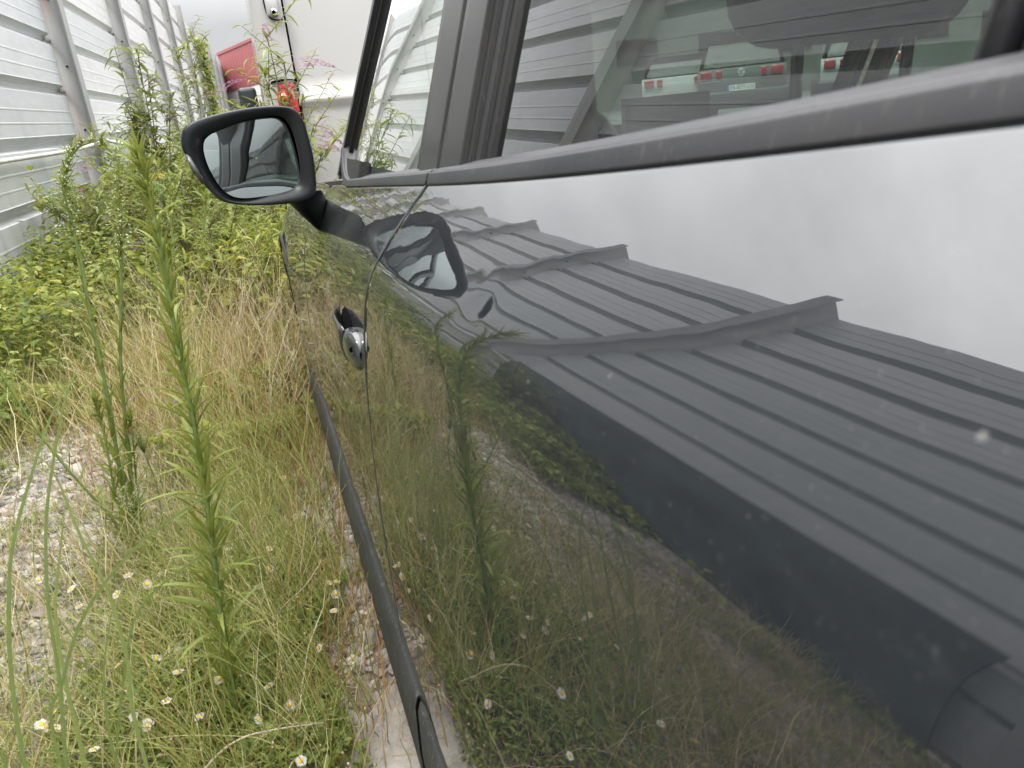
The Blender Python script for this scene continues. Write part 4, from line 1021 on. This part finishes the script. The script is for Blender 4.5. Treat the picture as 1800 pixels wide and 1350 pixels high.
cover('bramble_foliage', 'green brambles and nettles beneath the butterfly bushes', 9000, -1.0, .25, 3.6, 6.8, lambda x, y: np.clip((y - 3.7) * 1.2, .05, 1), lambda x, y: .20 + .42 * vnoise(x, y, 4, 3), .052, M['leaf_bramble'])
cover('yellowing_foliage', 'yellow-green leaves mixed into the brambles', 1500, -1.5, .1, 3.5, 5.5, lambda x, y: 1.0 * (vnoise(x, y, 5, 5) > .45), lambda x, y: .35 + .30 * vnoise(x, y, 4, 3), .05, M['leaf_yellow'])
cover('undergrowth', 'dense undergrowth filling the strip farther along the fence', 9000, -1.8, .0, 6.5, 24, lambda x, y: np.clip(1.4 - y / 24, .1, 1), lambda x, y: .5 + .55 * vnoise(x, y, 2, 4), .10, M['leaf_bramble'])
cover('small_weeds', 'carpet of small dark green weed leaves under the daisies', 15000, -.80, .035, .80, 2.25, lambda x, y: np.clip(1.35 - np.hypot((x + .24) / .34, (y - 1.28) / .50) + .35 * (vnoise(x, y, 14, 2) - .5), 0.02, 1) ** 1.6 * (x < -.06 + .03 * np.sin(9 * y)) , lambda x, y: .03 + .07 * vnoise(x, y, 9, 1), .020, M['leaf_low'], .5)
cover('small_weeds', 'patches of small weeds dotted over the gravel', 6000, -1.4, .03, 1.5, 4.0, lambda x, y: (vnoise(x, y, 6, 7) > .55) * 1.0, lambda x, y: .03 + .05 * vnoise(x, y, 9, 1), .022, M['leaf_low'], .5)

cover('small_weeds', 'leafy low weeds breaking up the dry grass', 9000, -1.2, .03, 2.3, 4.2, lambda x, y: (vnoise(x, y, 5, 9) > .5) * (grav(x, y) < .35) * 1.0, lambda x, y: .05 + .16 * vnoise(x, y, 5, 9), .034, M['leaf_bramble'], .5)
cover('bramble_foliage', 'taller brambles piled against the fence beside the camera', 5000, -1.86, -1.0, .2, 4.4, lambda x, y: 1.0 * (x < -.42 * y - .12) * np.clip((-1.15 - x) * 4, 0, 1) * np.clip((y - 2.3) * 1.6, .02, 1), lambda x, y: .10 + .75 * np.clip((y - 2.7) / 1.2, 0, 1) * np.clip((-1.1 - x) * 2.5, 0, 1) * (.5 + .5 * vnoise(x, y, 6, 2)), .055, M['leaf_bramble'])
cover('small_weeds', 'low weeds on the soil between the camera and the fence', 4000, -1.8, -.1, -.8, 1.5, lambda x, y: (x < -.42 * y - .05) * np.clip(vnoise(x, y, 4, 4) - .15, 0, 1), lambda x, y: .04 + .10 * vnoise(x, y, 7, 1), .028, M['leaf_low'], .5)
# ------------------------------------------------------------------ grasses
def grassf(name, label, n_, x0, x1, y0, y1, dens, Lr, Wr, lean, bend, mat, azc=None, nseg=5):
    p = mask_uniform(n_, x0, x1, y0, y1, dens); b = np.column_stack([p, gz(p[:, 0], p[:, 1])])
    az = rng.uniform(0, 6.28, n_) if azc is None else rng.normal(azc, .9, n_)
    o = blades(name, b, rng.uniform(*Lr, n_), rng.uniform(*Wr, n_), az, np.abs(rng.normal(0, lean, n_)), rng.uniform(*bend, n_), mat, None, nseg)
    return stuff(o, label, 'grass')
clear = lambda x, y: np.clip(1 - 1.15 * grav(x, y), .03, 1) * (x < .03) * np.clip((-.01 - x) / .13 + .06, .06, 1)
grassf('dry_grass', 'thick straw coloured dry grass across the middle of the strip', 2000, -1.1, .03, 2.1, 4.3, lambda x, y: clear(x, y) * np.clip(1.3 - np.abs(y - 3.05) / .9, 0, 1) * (vnoise(x, y, 5, 3) + .25), (.12, .46), (.0016, .0040), .8, (.2, 1.7), M['dry'])
grassf('dry_grass', 'thin dry stalks lying over the daisies and gravel', 3200, -.95, .04, .75, 2.4, lambda x, y: clear(x, y) * .7 + .2 + .6 * (x < -.45), (.06, .34), (.0010, .0022), .85, (.2, 1.5), M['dry'])
grassf('green_grass', 'soft green grass between the daisies and the dry grass', 6500, -.95, .03, .85, 3.9, lambda x, y: clear(x, y) * (vnoise(x, y, 6, 1) + .0), (.07, .28), (.0012, .0030), .4, (.2, 1.3), M['grass'])
grassf('green_grass', 'green grass at the edge of the brambles', 4000, -1.6, -.3, 2.4, 5.0, lambda x, y: clear(x, y) * vnoise(x, y, 4, 6), (.15, .45), (.0014, .003), .4, (.2, 1.2), M['grass'])
grassf('fine_stems', 'fine leaning green and tan grass stems beside the sill', 800, -.40, .0, .95, 2.3, lambda x, y: .2 + .8 * (x > -.3), (.25, .50), (.0012, .0020), .35, (.3, 1.1), M['grass'], 2.6, 8)
grassf('tall_dry_stems', 'tall dry grass stems standing in front of the bushes', 700, -.75, .0, 2.3, 4.0, lambda x, y: 1.0 + 0 * x, (.4, .75), (.0016, .003), .25, (.1, .9), M['dry'], None, 8)
grassf('dry_grass', 'dry grass tufts on the soil between the camera and the fence', 4500, -1.8, -.15, -.8, 1.6, lambda x, y: (x < -.42 * y - .08) * np.clip(vnoise(x, y, 5, 8), 0, 1), (.1, .35), (.0012, .0026), .6, (.2, 1.4), M['dry'])
grassf('green_grass', 'green grass tufts on the soil between the camera and the fence', 1600, -1.8, -.15, -.8, 1.6, lambda x, y: (x < -.42 * y - .08) * np.clip(vnoise(x, y, 4, 2) - .2, 0, 1), (.1, .4), (.0014, .003), .5, (.2, 1.2), M['grass'])
M['rust'] = leaf_mat('rusty_stem', [(.40, .19, .07), (.50, .30, .12), (.34, .14, .06)], .7, .1)
grassf('rusty_stems', 'thin rust coloured stems leaning over the gravel beside the sill', 900, -.42, .03, .95, 2.6, lambda x, y: .15 + 1.0 * (x > -.18), (.08, .34), (.0009, .0016), .8, (.1, .9), M['rust'], 0.6, 5)
grassf('rusty_stems', 'rust coloured stems among the dry grass in the middle of the strip', 900, -.8, .0, 2.2, 3.8, lambda x, y: np.clip(vnoise(x, y, 7, 4), 0, 1), (.15, .5), (.0012, .0022), .5, (.1, .9), M['rust'], None, 5)
# dry branching stalks
tw = []
for q in range(46):
    p = np.array([rng.uniform(-.55, .0), rng.uniform(2.3, 3.9), .0]); a = rng.uniform(-1.2, 1.2); l = rng.uniform(.3, .7)
    end = p + [math.cos(a) * l * .6, math.sin(a) * l * .5, l * rng.uniform(.35, .9)]; P = smooth_path([p, (p + end) / 2 + rng.normal(0, .04, 3), end], 8); tw.append(tube(P, np.linspace(.0022, .001, 8), 4))
    for _ in range(4):
        i0 = rng.integers(3, 8); e2 = P[i0] + rng.normal(0, .07, 3) + [0, 0, .05]; tw.append(tube(smooth_path([P[i0], (P[i0] + e2) / 2 + rng.normal(0, .01, 3), e2], 5), [.0012, .001, .001, .0008, .0006], 4))
v, f = join(tw); stuff(mk('dry_stalks', v, f, M['twig']), 'pale branching dry stalks leaning over the grass near the front wheel', 'dry stalks')
o = mk('dry_stick', *tube(smooth_path([(-0.35,.98,0.03),(-0.271,1.000,0.096),(-0.222,1.000,0.123),(-0.171,1.000,0.122),(-0.094,1.000,0.107)], 20), np.linspace(.0022, .0012, 20), 6), M['twig'])
tag(o, 'long pale dry stick lying among the daisies', 'stick')
o = mk('dry_stick', *tube(smooth_path([(-0.20,1.35,0.03),(-0.16,1.33,0.11),(-0.10,1.32,0.16),(-0.06,1.33,0.20)], 20), np.linspace(.0018, .0010, 20), 6), M['twig'])
tag(o, 'crooked tan stalk pointing at the dark car sill', 'stick')

# broad blades close to the camera
def ribbon(pts, w, n_=28):
    P = smooth_path(pts, n_); T = np.gradient(P, axis=0); s = np.cross(T, [.25, 1, .1]); s /= np.linalg.norm(s, axis=1)[:, None]
    u = np.linspace(0, 1, n_); ww = (w * np.minimum(1, (1 - u ** 2)) / 2)[:, None] + .0003; up = np.cross(s, T); up /= np.linalg.norm(up, axis=1)[:, None]
    G_ = np.stack([P - s * ww, P + up * ww * .35, P + s * ww], 1); return G_
tg = thing('tall_grass_clump', 'clump of broad green grass blades very close in front of the gravel', 'grass clump', (-.42, .85, 0))
for pts, w in (
    ([(-.47,.86,0),(-0.428,0.850,0.306),(-0.406,0.850,0.430),(-0.383,0.850,0.519),(-0.355,0.850,0.601),(-0.308,0.850,0.689),(-0.272,0.850,0.748),(-0.239,0.850,0.786)], .0085),
    ([(-.44,.86,0),(-0.387,0.850,0.289),(-0.360,0.850,0.413),(-0.342,0.850,0.521),(-0.316,0.850,0.620),(-0.286,0.850,0.697),(-0.258,0.850,0.758),(-0.241,0.850,0.783)], .0075),
    ([(-.44,.96,0),(-0.411,0.950,0.196),(-0.396,0.950,0.341),(-0.379,0.950,0.446),(-0.352,0.950,0.525),(-0.319,0.950,0.614)], .010),
    ([(-.30,.81,0),(-0.282,0.800,0.350),(-0.268,0.800,0.446),(-0.263,0.800,0.546),(-0.271,0.800,0.621),(-0.275,0.800,0.697),(-0.290,0.800,0.726)], .0075),
    ([(-.36,.76,0),(-0.344,0.750,0.398),(-0.315,0.750,0.481),(-0.274,0.750,0.555),(-0.208,0.750,0.618),(-0.139,0.750,0.653),(-0.085,0.750,0.670),(-0.043,0.750,0.677)], .0040),
    ([(-.42,1.0,0),(-0.395,1.000,0.138),(-0.355,1.000,0.263),(-0.304,1.000,0.386),(-0.231,1.000,0.440),(-0.165,1.000,0.463),(-0.111,1.000,0.458)], .0038),
    ([(-.36, .9, 0), (-.355, .9, .22), (-.335, .9, .36), (-.30, .9, .46)], .007), ([(-.50, .95, 0), (-.50, .95, .2), (-.49, .95, .38), (-.47, .95, .5), (-.43, .95, .6)], .006)):
    P = ribbon(np.array(pts) - [-.42, .85, 0], w * (.62 if w > .005 else .8)); gridmesh('blade', P, M['blade'], tg)

# ------------------------------------------------------------------ daisies
D = [(-0.695,1.724),(-0.489,1.655),(-0.513,1.571),(-0.503,1.586),(-0.365,1.337),(-0.390,1.312),(-0.464,1.321),(-0.507,1.357),(-0.318,1.277),(-0.341,1.257),(-0.270,1.207),(-0.355,1.177),(-0.413,1.163),(-0.382,1.147),(-0.384,1.123),(-0.298,1.109),(-0.194,1.068),(-0.149,1.084),(-0.129,0.960),(-0.463,1.116),(-0.563,1.209),(-0.551,1.199),(-0.527,1.194),(-0.178,1.155),(-0.224,1.407),(-0.213,1.429),(-0.282,1.468),(-0.274,1.672),(-0.178,1.625),(-0.183,1.541),(-0.317,1.473),(-0.053,1.429),(-0.038,1.415),(-0.009,1.277),(-0.054,1.325),(-0.546,1.247),(-0.041,1.164)]
for _ in range(26): D.append((rng.uniform(-.60, -.03), rng.uniform(.72, 2.1)))
pet = []
for a in np.linspace(0, 2 * PI, 22, endpoint=False):
    c, s = math.cos(a), math.sin(a); w = .0011; l = .0085 + .0007 * math.sin(5 * a)
    pet.append(([(c * .002 - s * w * .5, s * .002 + c * w * .5, .0), (c * .002 + s * w * .5, s * .002 - c * w * .5, .0), (c * l * .7 + s * w, s * l * .7 - c * w, .0012), (c * l, s * l, .0006), (c * l * .7 - s * w, s * l * .7 + c * w, .0012)], [(0, 1, 2, 3, 4)]))
pv_, pf_ = join(pet); om = mk('petals', pv_, pf_, M['petal']); PM = om.data; bpy.data.objects.remove(om)
om = gridmesh('disc', np.array([[(r * math.cos(a), r * math.sin(a), z) for a in np.linspace(0, 2 * PI, 12, endpoint=False)] for r, z in ((.0034, .0), (.0032, .0014), (.002, .0022), (.0001, .0024))]), M['yolk'], cv=True); DM = om.data; bpy.data.objects.remove(om)
ORD = 'first second third fourth fifth sixth seventh eighth ninth tenth eleventh twelfth thirteenth fourteenth fifteenth sixteenth seventeenth eighteenth nineteenth twentieth'.split()
BANDS = [(1.02, 'nearest the camera'), (1.12, 'before the tallest horseweed'), (1.20, 'level with the tallest horseweed'), (1.30, 'just past the tallest horseweed'), (1.42, 'well past the tallest horseweed'),
         (1.56, 'halfway to the thin horseweeds'), (1.70, 'before the thin horseweeds'), (1.90, 'beside the pale umbel'), (9, 'beyond the thin horseweeds')]
band = [next(k for k, (lim, _) in enumerate(BANDS) if y < lim) for x, y in D]
rank = [sorted([j for j in range(len(D)) if band[j] == band[i]], key=lambda j: -D[j][0]).index(i) for i in range(len(D))]
for i, (x, y) in enumerate(D):
    h = rng.uniform(.07, .12) if i < 37 else rng.uniform(.05, .13)
    if i < 37: h = .09
    lab = 'daisy ' + ORD[rank[i]] + ' from the car sill, row ' + BANDS[band[i]][1]
    t = thing('daisy', lab, 'daisy', (x, y, float(gz(x, y))), 'white daisies in the weeds')
    tip = np.array([rng.normal(0, .006), rng.normal(0, .006), h - float(gz(x, y))])
    mk('stem', *tube(smooth_path([(rng.normal(0, .012), rng.normal(0, .012), 0), tip * [.2, .2, .6], tip], 7), .0006, 4), M['stem_green'], t)
    R = frames(np.array([rng.uniform(0, 6.28)]), np.array([rng.normal(0, .25)]))[0]; tl_ = rng.normal(0, .45, 2)
    mt = Matrix.Translation(Vector(tip)) @ Matrix.Rotation(tl_[0] + .25, 4, 'X') @ Matrix.Rotation(tl_[1], 4, 'Y')
    s_ = rng.uniform(1.05, 1.4); inst('petals', PM, t, mt @ Matrix.Scale(s_, 4)); inst('disc', DM, t, mt @ Matrix.Scale(s_, 4))
# faded pinkish buds
n_ = 420; p = np.stack([rng.uniform(-.6, .0, n_), rng.uniform(.85, 2.2, n_), rng.uniform(.05, .14, n_)], -1)
stuff(scatter('flower_buds', BUD, p, frames(rng.uniform(0, 6.28, n_), rng.uniform(0, 1.5, n_)), rng.uniform(.004, .008, n_), leaf_mat('faded_bud', [(.55, .42, .30), (.6, .40, .36), (.66, .6, .4), (.45, .3, .2)], .7, .1)), 'tiny faded daisy buds scattered over the weeds', 'buds')
n_ = 40; p = np.stack([rng.normal(-.47, .05, n_), rng.normal(2.3, .2, n_), rng.uniform(.2, .36, n_)], -1)
stuff(scatter('pink_flowers', FL, p[:12], frames(rng.uniform(0, 6.28, 12), rng.uniform(0, 1.5, 12)), .016, M['pink']), 'tiny pink wild flowers dotted in the dry grass', 'flowers')
# umbels and a yellow ragwort head
def umbel(label, base, top, spread, mat, n_, cat='wild flower'):
    base = np.array(base, float); t = thing('umbel_flower', label, cat, tuple(base)); tp = np.array(top) - base; g_ = [tube(smooth_path([(0, 0, 0), tp * .5 + [.01, 0, 0], tp * .82], 10), [.0022] * 10, 5)]; pos = []
    for k in range(n_):
        a = rng.uniform(0, 6.28); r = spread * math.sqrt(rng.uniform(0, 1)); e = tp + [r * math.cos(a), r * math.sin(a), rng.normal(0, spread * .35)]; g_.append(tube([tp * .82, (tp * .82 + e) / 2 + [0, 0, .004], e], [.0007] * 3, 4)); pos.append(e)
    v, f = join(g_); mk('stem', v, f, M['stem_green'], t); pos = np.repeat(np.array(pos), 8, 0) + rng.normal(0, .004, (n_ * 8, 3))
    stuff(scatter('flower_head', BUD, pos, frames(rng.uniform(0, 6.28, len(pos)), rng.uniform(.3, 1.4, len(pos))), rng.uniform(.003, .005, len(pos)), mat, t))
umbel('pale green umbel seed head in front of the thin horseweeds', (-.50, 1.80, 0), (-.475, 1.80, .21), .035, M['bud'], 26)
umbel('tan fluffy seed head rising behind the pale green umbel', (-.47, 1.95, 0), (-.455, 1.95, .32), .04, M['brown_seed'], 22)
umbel('flat yellow ragwort flower head left of the wing mirror', (-.55, 4.0, 0), (-.535, 4.0, .855), .035, M['yolk'], 20)

# ------------------------------------------------------------------ stones
def rockgeo(seed):
    r_ = np.random.default_rng(seed); ph = (1 + 5 ** .5) / 2
    v = np.array([(-1, ph, 0), (1, ph, 0), (-1, -ph, 0), (1, -ph, 0), (0, -1, ph), (0, 1, ph), (0, -1, -ph), (0, 1, -ph), (ph, 0, -1), (ph, 0, 1), (-ph, 0, -1), (-ph, 0, 1)], float); v /= np.linalg.norm(v, axis=1)[:, None]
    v *= r_.uniform(.72, 1.15, 12)[:, None] * [1, .8, .55] * .5
    f = [(0, 11, 5), (0, 5, 1), (0, 1, 7), (0, 7, 10), (0, 10, 11), (1, 5, 9), (5, 11, 4), (11, 10, 2), (10, 7, 6), (7, 1, 8), (3, 9, 4), (3, 4, 2), (3, 2, 6), (3, 6, 8), (3, 8, 9), (4, 9, 5), (2, 4, 11), (6, 2, 10), (8, 6, 7), (9, 8, 1)]
    return v, f
RG = [rockgeo(s) for s in range(6)]
M['gravel'] = leaf_mat('gravel_stone', [(.26, .25, .245), (.44, .41, .38), (.58, .55, .50), (.17, .165, .165), (.46, .39, .34)], .9, 0.0)
n_ = 19000; p = mask_uniform(n_, -1.75, .5, .6, 4.6, lambda x, y: np.clip(grav(x, y) * .9 + .12 + .2 * (x > -.12), 0, 1))
sc_ = np.exp(rng.normal(math.log(.0165), .42, n_)); o = scatter_multi('gravel', RG, np.column_stack([p, gz(p[:, 0], p[:, 1]) + sc_ * .15]), frames(rng.uniform(0, 6.28, n_), rng.normal(0, .5, n_)), sc_, M['gravel'])
o.data.polygons.foreach_set('use_smooth', np.zeros(len(o.data.polygons), bool)); stuff(o, 'loose grey and buff gravel of the strip', 'gravel')
RM = []
for V_, F_ in RG:
    o = mk('stone', V_, F_, M['gravel'], smooth=False); RM.append(o.data); bpy.data.objects.remove(o)
k = 290; p = mask_uniform(k, -1.2, .03, .8, 3.2, lambda x, y: np.clip(grav(x, y) ** 1.5 + .02, 0, 1))
for i in range(k):
    s_ = float(rng.uniform(.026, .056)); inst('stone', RM[i % 6], ground, m44(frames(np.array([rng.uniform(0, 6.28)]), np.array([rng.normal(0, .3)]))[0], (p[i, 0], p[i, 1], float(gz(p[i, 0], p[i, 1])) + s_ * .2), s_))
# broken concrete slab by the sill
from mathutils import noise as mno
xs_ = np.linspace(-.085, .10, 46); ys_ = np.linspace(.80, 1.12, 70); P = np.zeros((46, 70, 3))
for i, x in enumerate(xs_):
    for j, y in enumerate(ys_):
        edge = min(1, min(x + .085 + .02 * math.sin(y * 40), .10 - x, y - .80, 1.12 - y + .02 * math.sin(x * 50)) / .02); P[i, j] = (x, y, .034 * max(-.6, min(1, edge)) + .010 * mno.noise((x * 22, y * 22, 0)) + .004 * mno.noise((x * 80, y * 80, 3)))
o = gridmesh('concrete_slab', P, M['concrete']); tag(o, 'rough pale concrete lump on the ground right below the car sill', 'concrete slab')
for i, (x, y, s_) in enumerate([(.0, 1.30, .07), (-.03, 1.24, .045), (.03, 1.24, .05), (-.02, 2.15, .09), (.01, 2.35, .07), (-.05, 2.6, .10), (.03, 2.9, .08)]):
    o = inst('loose_rock', RM[i % 6], None, m44(frames(np.array([i * 1.3]), np.array([.1]))[0], (x, y, s_ * .18), s_))
    tag(o, ['pale rock touching the concrete slab by the sill', 'small rock left of the pale rock by the sill', 'small rock under the sill edge', 'buff rock in the gravel beside the front door', 'flat rock beyond the buff rock', 'largest pale rock near the front wheel', 'rock half under the car by the front wheel'][i], 'rock')
